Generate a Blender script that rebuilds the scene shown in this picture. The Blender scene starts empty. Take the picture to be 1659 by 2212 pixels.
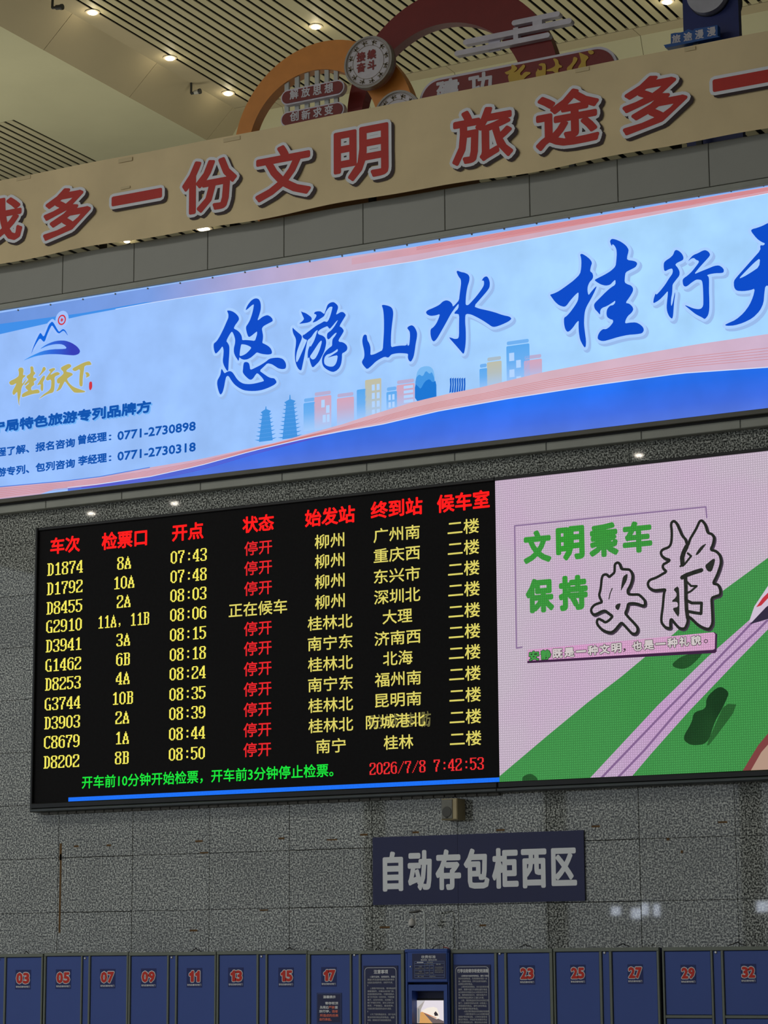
import bpy, math, random
from mathutils import Vector
from mathutils.geometry import tessellate_polygon, delaunay_2d_cdt
random.seed(7)
sc = bpy.context.scene
C = sc.collection

# ------------------------------------------------------------------ camera
W, H = 1659, 2212
FL, YAW, PITCH, ROLL = 5184.0, -0.489607, 0.187382, -0.006497
CX, CD, CZ = 14.4196, 20.0198, 1.7966
fw = Vector((math.sin(YAW) * math.cos(PITCH), math.cos(YAW) * math.cos(PITCH), math.sin(PITCH)))
r0 = Vector((math.cos(YAW), -math.sin(YAW), 0)); u0 = r0.cross(fw)
rt = r0 * math.cos(ROLL) + u0 * math.sin(ROLL); up = -r0 * math.sin(ROLL) + u0 * math.cos(ROLL)
cam_loc = Vector((CX, -CD, CZ))
cd = bpy.data.cameras.new('camera'); cam = bpy.data.objects.new('camera', cd); C.objects.link(cam)
from mathutils import Matrix
m4 = Matrix((rt, up, -fw)).transposed().to_4x4(); m4.translation = cam_loc
cam.matrix_world = m4
cd.sensor_fit = 'VERTICAL'; cd.sensor_height = 36.0; cd.lens = 36.0 * FL / H
cd.clip_start = 0.1; cd.clip_end = 300
sc.camera = cam

# ------------------------------------------------------------------ world, lights, exposure
sc.view_settings.view_transform = 'Standard'
try: sc.view_settings.look = 'None'
except Exception: pass
sc.view_settings.gamma = 1.0; sc.view_settings.use_curve_mapping = False
sc.view_settings.exposure = 0.0
wd = bpy.data.worlds.new('world'); sc.world = wd; wd.use_nodes = True
wd.node_tree.nodes['Background'].inputs[0].default_value = (0.88, 0.95, 1.0, 1)
wd.node_tree.nodes['Background'].inputs[1].default_value = 0.85
def lamp(name, typ, loc, energy, col, size=1.0, size_y=None, rot=(0, 0, 0)):
    l = bpy.data.lights.new(name, typ); l.energy = energy; l.color = col
    if typ == 'AREA':
        l.shape = 'RECTANGLE'; l.size = size; l.size_y = size_y or size
    else: l.shadow_soft_size = size
    o = bpy.data.objects.new(name, l); o.location = loc; o.rotation_euler = rot; C.objects.link(o); return o
# rows of warm hall lamps high over the waiting hall floor, in front of the wall
lamp('hall_lamp_row', 'AREA', (-6, -14, 14.4), 1250, (1, .96, .88), 14, 5)
lamp('hall_lamp_row', 'AREA', (8, -30, 14.4), 900, (1, .96, .88), 14, 5)
# unseen fill lights, added to brighten the ceiling and the decorations
lamp('ceiling_fill', 'AREA', (-8, 6, 9.2), 190, (1, .96, .80), 10, 2, (math.pi, 0, 0))
lamp('ceiling_fill', 'AREA', (3, 8, 9.2), 150, (1, .96, .80), 10, 3, (math.pi, 0, 0))

# ------------------------------------------------------------------ pixel <-> world helpers
def ray(x, y): return fw + rt * ((x - W / 2) / FL) - up * ((y - H / 2) / FL)
def P(x, y, Y=0.0):
    d = ray(x, y); return cam_loc + d * ((Y + CD) / d.y)
def U(x, y, Z):
    d = ray(x, y); return cam_loc + d * ((Z - CZ) / d.z)
def proj(p):
    d = p - cam_loc; q = d.dot(fw); return W / 2 + FL * d.dot(rt) / q, H / 2 - FL * d.dot(up) / q
def slope(x, y, Y):
    p = P(x, y, Y); a = proj(p); b = proj(p + Vector((.1, 0, 0))); return (b[1] - a[1]) / (b[0] - a[0])

# ------------------------------------------------------------------ materials
def lin(c):
    out = []
    for v in c:
        v /= 255.0; out.append(v / 12.92 if v <= .04045 else ((v + .055) / 1.055) ** 2.4)
    return tuple(out) + (1,)
MATS = {}
def mat(name, c, rough=.6, metal=0.0, var=.10, scale=6.0, coat=0.0, bump=0.0, spec=.5):
    if name in MATS: return MATS[name]
    m = bpy.data.materials.new(name); m.use_nodes = True; nt = m.node_tree; b = nt.nodes['Principled BSDF']
    b.inputs['Roughness'].default_value = rough; b.inputs['Metallic'].default_value = metal
    b.inputs['Coat Weight'].default_value = coat; b.inputs['Coat Roughness'].default_value = .08
    b.inputs['Specular IOR Level'].default_value = spec
    l = lin(c)
    tc = nt.nodes.new('ShaderNodeTexCoord'); n = nt.nodes.new('ShaderNodeTexNoise')
    n.inputs['Scale'].default_value = scale; n.inputs['Detail'].default_value = 5
    nt.links.new(tc.outputs['Object'], n.inputs['Vector'])
    r = nt.nodes.new('ShaderNodeValToRGB'); e = r.color_ramp.elements
    e[0].position = .3; e[1].position = .7
    e[0].color = tuple(v * (1 - var) for v in l[:3]) + (1,); e[1].color = tuple(min(1, v * (1 + var)) for v in l[:3]) + (1,)
    nt.links.new(n.outputs['Fac'], r.inputs['Fac']); nt.links.new(r.outputs['Color'], b.inputs['Base Color'])
    if bump:
        bp = nt.nodes.new('ShaderNodeBump'); bp.inputs['Strength'].default_value = bump; bp.inputs['Distance'].default_value = .01
        nt.links.new(n.outputs['Fac'], bp.inputs['Height']); nt.links.new(bp.outputs['Normal'], b.inputs['Normal'])
    MATS[name] = m; return m
def emit(name, c, s=1.0, var=0.0, scale=3.0, gloss=0.0):
    """something that gives off light: lit film, LEDs, lamps"""
    if name in MATS: return MATS[name]
    m = bpy.data.materials.new(name); m.use_nodes = True; nt = m.node_tree; b = nt.nodes['Principled BSDF']
    b.inputs['Base Color'].default_value = (.02, .02, .02, 1); b.inputs['Roughness'].default_value = .35 if gloss else .8
    b.inputs['Specular IOR Level'].default_value = gloss
    l = lin(c); b.inputs['Emission Strength'].default_value = s; b.inputs['Emission Color'].default_value = l
    if var:
        tc = nt.nodes.new('ShaderNodeTexCoord'); n = nt.nodes.new('ShaderNodeTexNoise')
        n.inputs['Scale'].default_value = scale; n.inputs['Detail'].default_value = 4; n.inputs['Roughness'].default_value = .45
        nt.links.new(tc.outputs['Object'], n.inputs['Vector'])
        r = nt.nodes.new('ShaderNodeValToRGB'); e = r.color_ramp.elements; e[0].position = .35; e[1].position = .65
        e[0].color = tuple(v * (1 - var) for v in l[:3]) + (1,); e[1].color = tuple(v * (1 + var * .8) for v in l[:3]) + (1,)
        nt.links.new(n.outputs['Fac'], r.inputs['Fac']); nt.links.new(r.outputs['Color'], b.inputs['Emission Color'])
    MATS[name] = m; return m
def emit_grad(name, stops, axis='X', lo=0., hi=1., var=.0, scale=3.):
    """lit print whose ink changes along one axis of the sheet (object space, metres)"""
    m = bpy.data.materials.new(name); m.use_nodes = True; nt = m.node_tree; b = nt.nodes['Principled BSDF']
    b.inputs['Base Color'].default_value = (.02, .02, .02, 1); b.inputs['Roughness'].default_value = .4; b.inputs['Specular IOR Level'].default_value = .3
    tc = nt.nodes.new('ShaderNodeTexCoord'); sp = nt.nodes.new('ShaderNodeSeparateXYZ'); nt.links.new(tc.outputs['Object'], sp.inputs[0])
    mr = nt.nodes.new('ShaderNodeMapRange'); mr.inputs['From Min'].default_value = lo; mr.inputs['From Max'].default_value = hi
    nt.links.new(sp.outputs[axis], mr.inputs['Value'])
    r = nt.nodes.new('ShaderNodeValToRGB'); e = r.color_ramp.elements
    while len(e) < len(stops): e.new(.5)
    for i, (p, c) in enumerate(stops): e[i].position = p; e[i].color = lin(c)
    nt.links.new(mr.outputs['Result'], r.inputs['Fac']); out = r.outputs['Color']
    if var:
        n = nt.nodes.new('ShaderNodeTexNoise'); n.inputs['Scale'].default_value = scale; n.inputs['Detail'].default_value = 3
        nt.links.new(tc.outputs['Object'], n.inputs['Vector'])
        mx = nt.nodes.new('ShaderNodeMapRange'); mx.inputs['From Min'].default_value = .3; mx.inputs['From Max'].default_value = .7
        mx.inputs['To Min'].default_value = 1 - var; mx.inputs['To Max'].default_value = 1 + var
        nt.links.new(n.outputs['Fac'], mx.inputs['Value'])
        vm = nt.nodes.new('ShaderNodeVectorMath'); vm.operation = 'SCALE'
        nt.links.new(out, vm.inputs[0]); nt.links.new(mx.outputs['Result'], vm.inputs['Scale']); out = vm.outputs[0]
    nt.links.new(out, b.inputs['Emission Color']); b.inputs['Emission Strength'].default_value = 1
    return m
def led_mat(name, c, dark=.45, pitch=.0105, tint=(1, .86, 1)):
    """LED wall picture: pixel grid, slow brightness drift, faint colour noise"""
    m = bpy.data.materials.new(name); m.use_nodes = True; nt = m.node_tree; b = nt.nodes['Principled BSDF']
    b.inputs['Base Color'].default_value = (.02, .02, .02, 1); b.inputs['Roughness'].default_value = .8; b.inputs['Specular IOR Level'].default_value = 0
    tc = nt.nodes.new('ShaderNodeTexCoord'); geo = nt.nodes.new('ShaderNodeNewGeometry')
    def wave(direction, scale):
        w = nt.nodes.new('ShaderNodeTexWave'); w.wave_type = 'BANDS'; w.bands_direction = direction; w.inputs['Scale'].default_value = scale
        w.inputs['Distortion'].default_value = 0; nt.links.new(geo.outputs['Position'], w.inputs['Vector']); return w
    wx = wave('X', .31 / pitch / 2); wz = wave('Z', .31 / pitch / 2)
    ad = nt.nodes.new('ShaderNodeMath'); ad.operation = 'MULTIPLY'; nt.links.new(wx.outputs['Fac'], ad.inputs[0]); nt.links.new(wz.outputs['Fac'], ad.inputs[1])
    n = nt.nodes.new('ShaderNodeTexNoise'); n.inputs['Scale'].default_value = 1.3; n.inputs['Detail'].default_value = 2
    nt.links.new(geo.outputs['Position'], n.inputs['Vector'])
    n2 = nt.nodes.new('ShaderNodeTexNoise'); n2.inputs['Scale'].default_value = 90; n2.inputs['Detail'].default_value = 1
    nt.links.new(geo.outputs['Position'], n2.inputs['Vector'])
    a = nt.nodes.new('ShaderNodeMath'); a.operation = 'MULTIPLY_ADD'; a.inputs[1].default_value = dark; a.inputs[2].default_value = 1 - dark * .45
    nt.links.new(ad.outputs[0], a.inputs[0])
    a2 = nt.nodes.new('ShaderNodeMath'); a2.operation = 'MULTIPLY_ADD'; a2.inputs[1].default_value = .35; a2.inputs[2].default_value = -.175
    nt.links.new(n2.outputs['Fac'], a2.inputs[0])
    a3 = nt.nodes.new('ShaderNodeMath'); a3.operation = 'ADD'; nt.links.new(a.outputs[0], a3.inputs[0]); nt.links.new(a2.outputs[0], a3.inputs[1])
    r = nt.nodes.new('ShaderNodeValToRGB'); e = r.color_ramp.elements; e[0].position = .35; e[1].position = .65
    l = lin(c); e[0].color = l; e[1].color = tuple(l[i] * tint[i] * 1.02 for i in range(3)) + (1,)
    nt.links.new(n.outputs['Fac'], r.inputs['Fac'])
    vm = nt.nodes.new('ShaderNodeVectorMath'); vm.operation = 'SCALE'; nt.links.new(r.outputs['Color'], vm.inputs[0]); nt.links.new(a3.outputs[0], vm.inputs['Scale'])
    nt.links.new(vm.outputs[0], b.inputs['Emission Color']); b.inputs['Emission Strength'].default_value = 1
    return m
def granite(name, dark, light, rough=.022):
    m = bpy.data.materials.new(name); m.use_nodes = True; nt = m.node_tree; b = nt.nodes['Principled BSDF']
    geo = nt.nodes.new('ShaderNodeNewGeometry')
    n = nt.nodes.new('ShaderNodeTexNoise'); n.inputs['Scale'].default_value = 62; n.inputs['Detail'].default_value = 2.5; n.inputs['Roughness'].default_value = .6
    nt.links.new(geo.outputs['Position'], n.inputs['Vector'])
    r = nt.nodes.new('ShaderNodeValToRGB'); e = r.color_ramp.elements; e[0].position = .38; e[1].position = .60
    e[0].color = lin(dark); e[1].color = lin(light); x = e.new(.49); x.color = lin(tuple((dark[i] * .55 + light[i] * .45) for i in range(3)))
    nt.links.new(n.outputs['Fac'], r.inputs['Fac'])
    oi = nt.nodes.new('ShaderNodeObjectInfo'); mr = nt.nodes.new('ShaderNodeMapRange')
    mr.inputs['To Min'].default_value = .95; mr.inputs['To Max'].default_value = 1.05; nt.links.new(oi.outputs['Random'], mr.inputs['Value'])
    n2 = nt.nodes.new('ShaderNodeTexNoise'); n2.inputs['Scale'].default_value = 1.6; n2.inputs['Detail'].default_value = 3
    nt.links.new(geo.outputs['Position'], n2.inputs['Vector'])
    mr2 = nt.nodes.new('ShaderNodeMapRange'); mr2.inputs['From Min'].default_value = .3; mr2.inputs['From Max'].default_value = .7
    mr2.inputs['To Min'].default_value = .86; mr2.inputs['To Max'].default_value = 1.12; nt.links.new(n2.outputs['Fac'], mr2.inputs['Value'])
    mu = nt.nodes.new('ShaderNodeMath'); mu.operation = 'MULTIPLY'; nt.links.new(mr.outputs['Result'], mu.inputs[0]); nt.links.new(mr2.outputs['Result'], mu.inputs[1])
    vm = nt.nodes.new('ShaderNodeVectorMath'); vm.operation = 'SCALE'; nt.links.new(r.outputs['Color'], vm.inputs[0]); nt.links.new(mu.outputs[0], vm.inputs['Scale'])
    nt.links.new(vm.outputs[0], b.inputs['Base Color']); b.inputs['Roughness'].default_value = rough
    return m
GR = granite('polished_granite', (32, 36, 37), (200, 205, 200))
GROUT = mat('dark_joint', (74, 72, 66), .9)
BROWNJ = mat('brown_sealant', (104, 78, 44), .9, var=.3, scale=30)
STEEL = mat('grey_painted_steel', (112, 120, 112), .45, .0, .08)
STEELD = mat('dark_steel', (46, 50, 52), .5, .3)
PANEL = mat('grey_metal_panel', (150, 152, 146), .5, .0, .05, 1.5)
TRIM = mat('grey_trim', (152, 156, 148), .45, .0, .06)
CREAM = mat('cream_ceiling_panel', (188, 184, 150), .7, .0, .05, .8)
CREAM2 = mat('tan_ceiling_panel', (176, 164, 134), .7, .0, .05, .8)
SLAT = mat('cream_slat', (184, 176, 142), .55, .0, .08, 1.2)
VOID = mat('black_void', (5, 6, 5), .95)
BLACK = mat('black_plastic', (16, 16, 18), .5)
WHITEP = mat('white_paint', (208, 206, 214), .5)
ORANGE = mat('orange_paint', (222, 142, 56), .5, var=.06)
REDP = mat('dark_red_paint', (124, 26, 24), .5, var=.06)
CREAMB = mat('banner_cloth', (226, 206, 162), .75, var=.09, scale=1.4, bump=.25)
LBLUE = mat('locker_blue', (64, 88, 162), .42, var=.05, scale=2, spec=.35)
SBLUE = mat('sticker_navy', (16, 38, 108), .5, var=.06)
NAVY = mat('sign_navy', (8, 20, 78), .4, var=.06, scale=3)
WHITE = mat('print_white', (222, 226, 232), .6, var=.03)
REDT = mat('print_red', (206, 44, 30), .6, var=.05)

# ------------------------------------------------------------------ geometry helpers
WP = {}
def link(name, verts, faces, m, parent=None, smooth=False):
    xs = [v[0] for v in verts]; ys = [v[1] for v in verts]; zs = [v[2] for v in verts]
    o0 = Vector(((min(xs) + max(xs)) / 2, (min(ys) + max(ys)) / 2, min(zs)))
    me = bpy.data.meshes.new(name)
    me.from_pydata([(v[0] - o0.x, v[1] - o0.y, v[2] - o0.z) for v in verts], [], faces)
    if m: me.materials.append(m)
    if smooth:
        for p in me.polygons: p.use_smooth = True
    o = bpy.data.objects.new(name, me); C.objects.link(o)
    o.location = o0 - (WP[parent.as_pointer()] if parent else Vector())
    if parent: o.parent = parent
    WP[o.as_pointer()] = o0
    return o
def thing(name, loc, label=None, cat=None, group=None, kind=None):
    o = bpy.data.objects.new(name, None); C.objects.link(o); o.location = loc; WP[o.as_pointer()] = Vector(loc)
    return tag(o, label, cat, group, kind)
def tag(o, label=None, cat=None, group=None, kind=None):
    if label: o['label'] = label
    if cat: o['category'] = cat
    if group: o['group'] = group
    if kind: o['kind'] = kind
    return o
class G:
    def __init__(s): s.v = []; s.f = []
    def add(s, v, f):
        n = len(s.v); s.v += [tuple(q) for q in v]; s.f += [tuple(i + n for i in q) for q in f]; return s
    def box(s, x0, x1, y0, y1, z0, z1, bev=0.0):
        if not bev:
            v = [(x0, y0, z0), (x1, y0, z0), (x1, y1, z0), (x0, y1, z0), (x0, y0, z1), (x1, y0, z1), (x1, y1, z1), (x0, y1, z1)]
            return s.add(v, [(0, 3, 2, 1), (4, 5, 6, 7), (0, 1, 5, 4), (1, 2, 6, 5), (2, 3, 7, 6), (3, 0, 4, 7)])
        b = bev    # front face (towards -Y) chamfered
        v = [(x0 + b, y0, z0 + b), (x1 - b, y0, z0 + b), (x1 - b, y0, z1 - b), (x0 + b, y0, z1 - b),
             (x0, y0 + b, z0), (x1, y0 + b, z0), (x1, y0 + b, z1), (x0, y0 + b, z1),
             (x0, y1, z0), (x1, y1, z0), (x1, y1, z1), (x0, y1, z1)]
        return s.add(v, [(0, 1, 2, 3), (0, 4, 5, 1), (1, 5, 6, 2), (2, 6, 7, 3), (3, 7, 4, 0), (4, 8, 9, 5), (5, 9, 10, 6), (6, 10, 11, 7), (7, 11, 8, 4), (8, 11, 10, 9)])
    def tube(s, pts, r, n=8, cap=True):
        pts = [Vector(p) for p in pts]; base = len(s.v); k = len(pts)
        rs = r if isinstance(r, (list, tuple)) else [r] * k
        for i, p in enumerate(pts):
            d = (pts[min(i + 1, k - 1)] - pts[max(i - 1, 0)]).normalized()
            a = d.cross(Vector((0, 0, 1)));
            if a.length < .05: a = d.cross(Vector((0, 1, 0)))
            a.normalize(); b = d.cross(a)
            for j in range(n):
                t = 2 * math.pi * j / n; s.v.append(tuple(p + a * (rs[i] * math.cos(t)) + b * (rs[i] * math.sin(t))))
        for i in range(k - 1):
            for j in range(n):
                a0 = base + i * n + j; a1 = base + i * n + (j + 1) % n; s.f.append((a0, a1, a1 + n, a0 + n))
        if cap: s.f.append(tuple(base + j for j in range(n))[::-1]); s.f.append(tuple(base + (k - 1) * n + j for j in range(n)))
        return s
    def lathe(s, c, prof, axis='Z', n=24):
        c = Vector(c); base = len(s.v)
        for r, h in prof:
            for j in range(n):
                t = 2 * math.pi * j / n; a, b = r * math.cos(t), r * math.sin(t)
                s.v.append(tuple(c + (Vector((a, b, h)) if axis == 'Z' else Vector((a, h, b)))))
        for i in range(len(prof) - 1):
            for j in range(n):
                a0 = base + i * n + j; a1 = base + i * n + (j + 1) % n; s.f.append((a0, a1, a1 + n, a0 + n))
        s.f.append(tuple(base + j for j in range(n))[::-1]); s.f.append(tuple(base + (len(prof) - 1) * n + j for j in range(n)))
        return s
    def sheet(s, loops, Y):
        """flat filled outline(s) in the XZ plane at depth Y, holes allowed"""
        vv = [Vector((a, b, 0)) for l in loops for a, b in l]
        tris = tessellate_polygon([[Vector((a, b, 0)) for a, b in l] for l in loops])
        out = []
        for t in tris:
            a, b, c = (vv[i] for i in t)
            if (b - a).cross(c - a).z < 0: t = t[::-1]
            out.append(tuple(t))
        return s.add([(v.x, Y, v.y) for v in vv], out)
    def prism(s, loops, Y0, Y1):
        n0 = len(s.v); s.sheet(loops, Y0); k = 0; vs = len(s.v)
        s.add([(a, Y1, b) for l in loops for a, b in l], [])
        nv = sum(len(l) for l in loops)
        for l in loops:
            n = len(l)
            for i in range(n):
                j = (i + 1) % n; s.f.append((n0 + k + i, n0 + k + j, vs + k + j, vs + k + i))
            k += n
        back = [tuple(vs + (q - n0) for q in f[::-1]) for f in s.f if all(n0 <= q < vs for q in f) and len(f) == 3]
        s.f += back
        return s
    def strokes(s, segs, Y, disc=True):
        """segs: ((x,z,r),(x,z,r)) pairs -> round ended flat strokes"""
        seen = set()
        for a, b in segs:
            dx, dz = b[0] - a[0], b[1] - a[1]; L = math.hypot(dx, dz)
            if L > 1e-9:
                nx, nz = -dz / L, dx / L
                s.add([(a[0] - nx * a[2], Y, a[1] - nz * a[2]), (b[0] - nx * b[2], Y, b[1] - nz * b[2]),
                       (b[0] + nx * b[2], Y, b[1] + nz * b[2]), (a[0] + nx * a[2], Y, a[1] + nz * a[2])], [(0, 1, 2, 3)])
            if disc:
                for q in (a, b):
                    key = (round(q[0], 5), round(q[1], 5))
                    if key in seen: continue
                    seen.add(key); s.add([(q[0] + q[2] * math.cos(t * math.pi / 4), Y, q[1] + q[2] * math.sin(t * math.pi / 4)) for t in range(8)], [tuple(range(8))])
        return s
    def union(s):
        """merge overlapping flat pieces that share one plane into one clean sheet"""
        if not s.f: return s
        Y = s.v[0][1]; mx = sum(v[0] for v in s.v) / len(s.v); mz = sum(v[2] for v in s.v) / len(s.v); K = 8.0
        fs = []
        for f in s.f:
            ar = sum((s.v[f[i]][0] - s.v[f[0]][0]) * (s.v[f[(i + 1) % len(f)]][2] - s.v[f[0]][2]) - (s.v[f[(i + 1) % len(f)]][0] - s.v[f[0]][0]) * (s.v[f[i]][2] - s.v[f[0]][2]) for i in range(len(f)))
            if abs(ar) < 1e-10: continue
            fs.append(list(f) if ar > 0 else list(f)[::-1])
        vo, eo, fo, _, _, of = delaunay_2d_cdt([Vector(((v[0] - mx) * K, (v[2] - mz) * K)) for v in s.v], [], fs, 1, 1e-5)
        s.v = [(v[0] / K + mx, Y, v[1] / K + mz) for v in vo]; s.f = [tuple(f) for f, o in zip(fo, of) if o]
        return s
    def make(s, name, m, parent=None, smooth=False): return link(name, s.v, s.f, m, parent, smooth)
def chaikin(l, it=1, closed=True):
    for _ in range(it):
        o = []; n = len(l)
        for i in range(n if closed else n - 1):
            a, b = l[i], l[(i + 1) % n]
            o.append((a[0] * .78 + b[0] * .22, a[1] * .78 + b[1] * .22)); o.append((a[0] * .22 + b[0] * .78, a[1] * .22 + b[1] * .78))
        l = o
    return l
def px(l, Y): return [(p.x, p.z) for p in (P(a, b, Y) for a, b in l)]
def tr(s, ox, oy, k, Y, it=1):
    """flat print: outline read off an enlarged view (offset ox,oy, enlargement k), set on the plane at depth Y"""
    n = [float(t) for t in s.split()]
    l = [(ox + n[i] / k, oy + n[i + 1] / k) for i in range(0, len(n), 2)]
    return px(chaikin(l, it), Y)
def edges(loops, r): return [((l[i][0], l[i][1], r), (l[(i + 1) % len(l)][0], l[(i + 1) % len(l)][1], r)) for l in loops for i in range(len(l))]
def path(l, r): return [((l[i][0], l[i][1], r), (l[i + 1][0], l[i + 1][1], r)) for i in range(len(l) - 1)]
def ell(cx, cz, rx, rz, n=36, a0=0, a1=2 * math.pi):
    return [(cx + rx * math.cos(a0 + (a1 - a0) * i / n), cz + rz * math.sin(a0 + (a1 - a0) * i / n)) for i in range(n)]
def capsule(x0, x1, z0, z1, r=None, n=10):
    r = r or (z1 - z0) / 2
    o = []
    for cx, cz, a in ((x1 - r, z1 - r, 0), (x0 + r, z1 - r, .5), (x0 + r, z0 + r, 1), (x1 - r, z0 + r, 1.5)):
        for i in range(n + 1): t = (a + .5 * i / n) * math.pi; o.append((cx + r * math.cos(t), cz + r * math.sin(t)))
    return o
# ------------------------------------------------------------------ lettering
GC = {}
def glyphs(s, res=2):
    if (s, res) in GC: return GC[(s, res)]
    c = bpy.data.curves.new('t', 'FONT'); c.body = s; c.resolution_u = res; o = bpy.data.objects.new('t', c); C.objects.link(o)
    dg = bpy.context.evaluated_depsgraph_get(); me = bpy.data.meshes.new_from_object(o.evaluated_get(dg))
    v = [(a.co.x, a.co.y) for a in me.vertices]; f = [tuple(p.vertices) for p in me.polygons]
    cnt = {}
    for q in f:
        for i in range(len(q)):
            e = tuple(sorted((q[i], q[(i + 1) % len(q)]))); cnt[e] = cnt.get(e, 0) + 1
    bd = [e for e, k in cnt.items() if k == 1]
    bpy.data.objects.remove(o); bpy.data.curves.remove(c); bpy.data.meshes.remove(me)
    GC[(s, res)] = (v, f, bd); return GC[(s, res)]
GC[('1', 2)] = ([(.34, 0), (.66, 0), (.66, 1), (.46, 1), (.34, .86), (.06, .74), (.06, .60), (.34, .70)], [(0, 1, 2, 3, 4, 7), (4, 5, 6, 7)], [(0, 1), (1, 2), (2, 3), (3, 4), (4, 5), (5, 6), (6, 7), (7, 0)])
def tgeo(s, X0, X1, Z0, Z1, Y, bold=0.0, extra=0.0, g=None, res=2, dx=0, dz=0):
    """text s filling the box; bold and extra are stroke widths in metres"""
    v, f, bd = glyphs(s, res)
    xs = [a[0] for a in v]; ys = [a[1] for a in v]; x0, x1, y0, y1 = min(xs), max(xs), min(ys), max(ys)
    X0 += bold; X1 -= bold; Z0 += bold; Z1 -= bold
    kx = (X1 - X0) / max(x1 - x0, 1e-6); ky = (Z1 - Z0) / max(y1 - y0, 1e-6)
    q = [(X0 + (a - x0) * kx + dx, Z0 + (b - y0) * ky + dz) for a, b in v]
    g = g or G(); n = len(g.v)
    ff = []
    for t in f:
        a, b, c = q[t[0]], q[t[1]], q[t[2]]
        cr = (b[0] - a[0]) * (c[1] - a[1]) - (b[1] - a[1]) * (c[0] - a[0])
        ff.append(t if cr >= 0 else t[::-1])
    g.add([(a, Y, b) for a, b in q], ff)
    r = bold + extra
    if r > 0:
        g.strokes([((q[a][0], q[a][1], r), (q[b][0], q[b][1], r)) for a, b in bd], Y)
        if n == 0: g.union()
    return g
def boxof(cx, cy, w, h, Y):
    return P(cx - w / 2, cy, Y).x, P(cx + w / 2, cy, Y).x, P(cx, cy + h / 2, Y).z, P(cx, cy - h / 2, Y).z
def text(name, s, cx, cy, w, h, Y, m, parent, bold=0.0, extra=0.0, res=2, dx=0, dz=0, lift=.002):
    b = boxof(cx, cy, w, h, Y); k = b[3] - b[2]
    return tgeo(s, *b, Y - lift, bold * k, extra * k, res=res, dx=dx * k, dz=dz * k).make(name, m, parent)
def bb(x0, y0, x1, y1, Y, k=.9):
    cx, cy = (x0 + x1) / 2, (y0 + y1) / 2; s = abs(slope(cx, cy, Y)); return cx, cy, x1 - x0, (y1 - y0) - s * (x1 - x0) * k
BM = {'0': '386CC6C6C6C6C6C6C6C6C66C38', '1': '183878181818181818181818' + '7E', '2': '7CC6C6C6060C183060C0C2C6FE', '3': '7CC6C606060C380C0606C6C67C',
      '4': '0C1C1C3C6C6CCCCCCCFE0C0C1E', '5': 'FEC0C0C0F8CC06060606C6CC78', '6': '3C66C0C0DCE6C6C6C6C6C6663C', '7': 'FEC6C60C0C1818183030303030',
      '8': '7CC6C6C66C386CC6C6C6C6C67C', '9': '78CCC6C6C6C6CE76060606CC78', 'A': '10103838386C6C6C7CC6C6C6EE', 'B': 'FC666666667C66666666666' + '6FC',
      'C': '3E66C2C0C0C0C0C0C0C0C2663C', 'D': 'F86C66666666666666666' + '66CF8', 'G': '3C64C4C0C0C0C0CEC6C6C6663E', ':': '00000018180000000018180000',
      ',': '00000000000000000030301020', '/': '02020404080810102020404080', ' ': '0' * 26}
def bitmap(name, s, cx, cy, w, h, Y, m, parent):
    """dot-matrix digits of the board, 8 x 13 cells each"""
    X0, X1, Z0, Z1 = boxof(cx, cy, w, h, Y); n = len(s); ux = (X1 - X0) / (8 * n - 1); uz = (Z1 - Z0) / 13; g = G()
    for k, ch in enumerate(s):
        rows = BM[ch]
        for r in range(13):
            bits = int(rows[2 * r:2 * r + 2], 16); c = 0
            while c < 8:
                if bits >> (7 - c) & 1:
                    c0 = c
                    while c < 8 and bits >> (7 - c) & 1: c += 1
                    a, b = X0 + (8 * k + c0) * ux, X0 + (8 * k + c) * ux - ux * .12; t = Z1 - r * uz
                    g.add([(a, Y - .002, t - uz * .95), (b, Y - .002, t - uz * .95), (b, Y - .002, t), (a, Y - .002, t)], [(0, 1, 2, 3)])
                else: c += 1
    return g.make(name, m, parent)
for _k in BM: assert len(BM[_k]) == 26, _k

# ================================================================== THE ROOM
fl = G().box(-34, 34, -66, 30, -.12, 0).make('floor', mat('pale_floor_tile', (150, 146, 138), .25, var=.05, scale=.6)); tag(fl, kind='structure')
# front wall of the mezzanine block: granite tiles over a dark joint backing
wall = thing('wall_front', (3.6, 0, 0), kind='structure')
G().box(-3.4, 10.2, .021, .35, 0, 8.54).make('backing', GROUT, wall)
TX, TZ, Z0R = .9, .544, 2.355
LED_X0, LED_Z0, LED_Z1 = -.30, 3.36, 6.29
proto = {}
for i in range(-3, 11):
    for j in range(-4, 9):
        x0, z0 = i * TX, Z0R + j * TZ
        if z0 < 0 and z0 + TZ < .1: continue
        if x0 > LED_X0 + .2 and z0 > LED_Z0 + .1 and z0 + TZ < LED_Z1 - .1: continue
        g = .0016 + .0014 * ((i * 7 + j * 3) % 3 == 0)
        key = round(g, 5)
        if key not in proto:
            proto[key] = o = G().box(x0 + g, x0 + TX - g, 0, .021, z0 + g, z0 + TZ - g, .0015).make('granite_tile', GR, wall)
        else:
            o = proto[key].copy(); C.objects.link(o)
        o.location = Vector((x0 + TX / 2, .01, z0 + g)) - WP[wall.as_pointer()]
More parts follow.
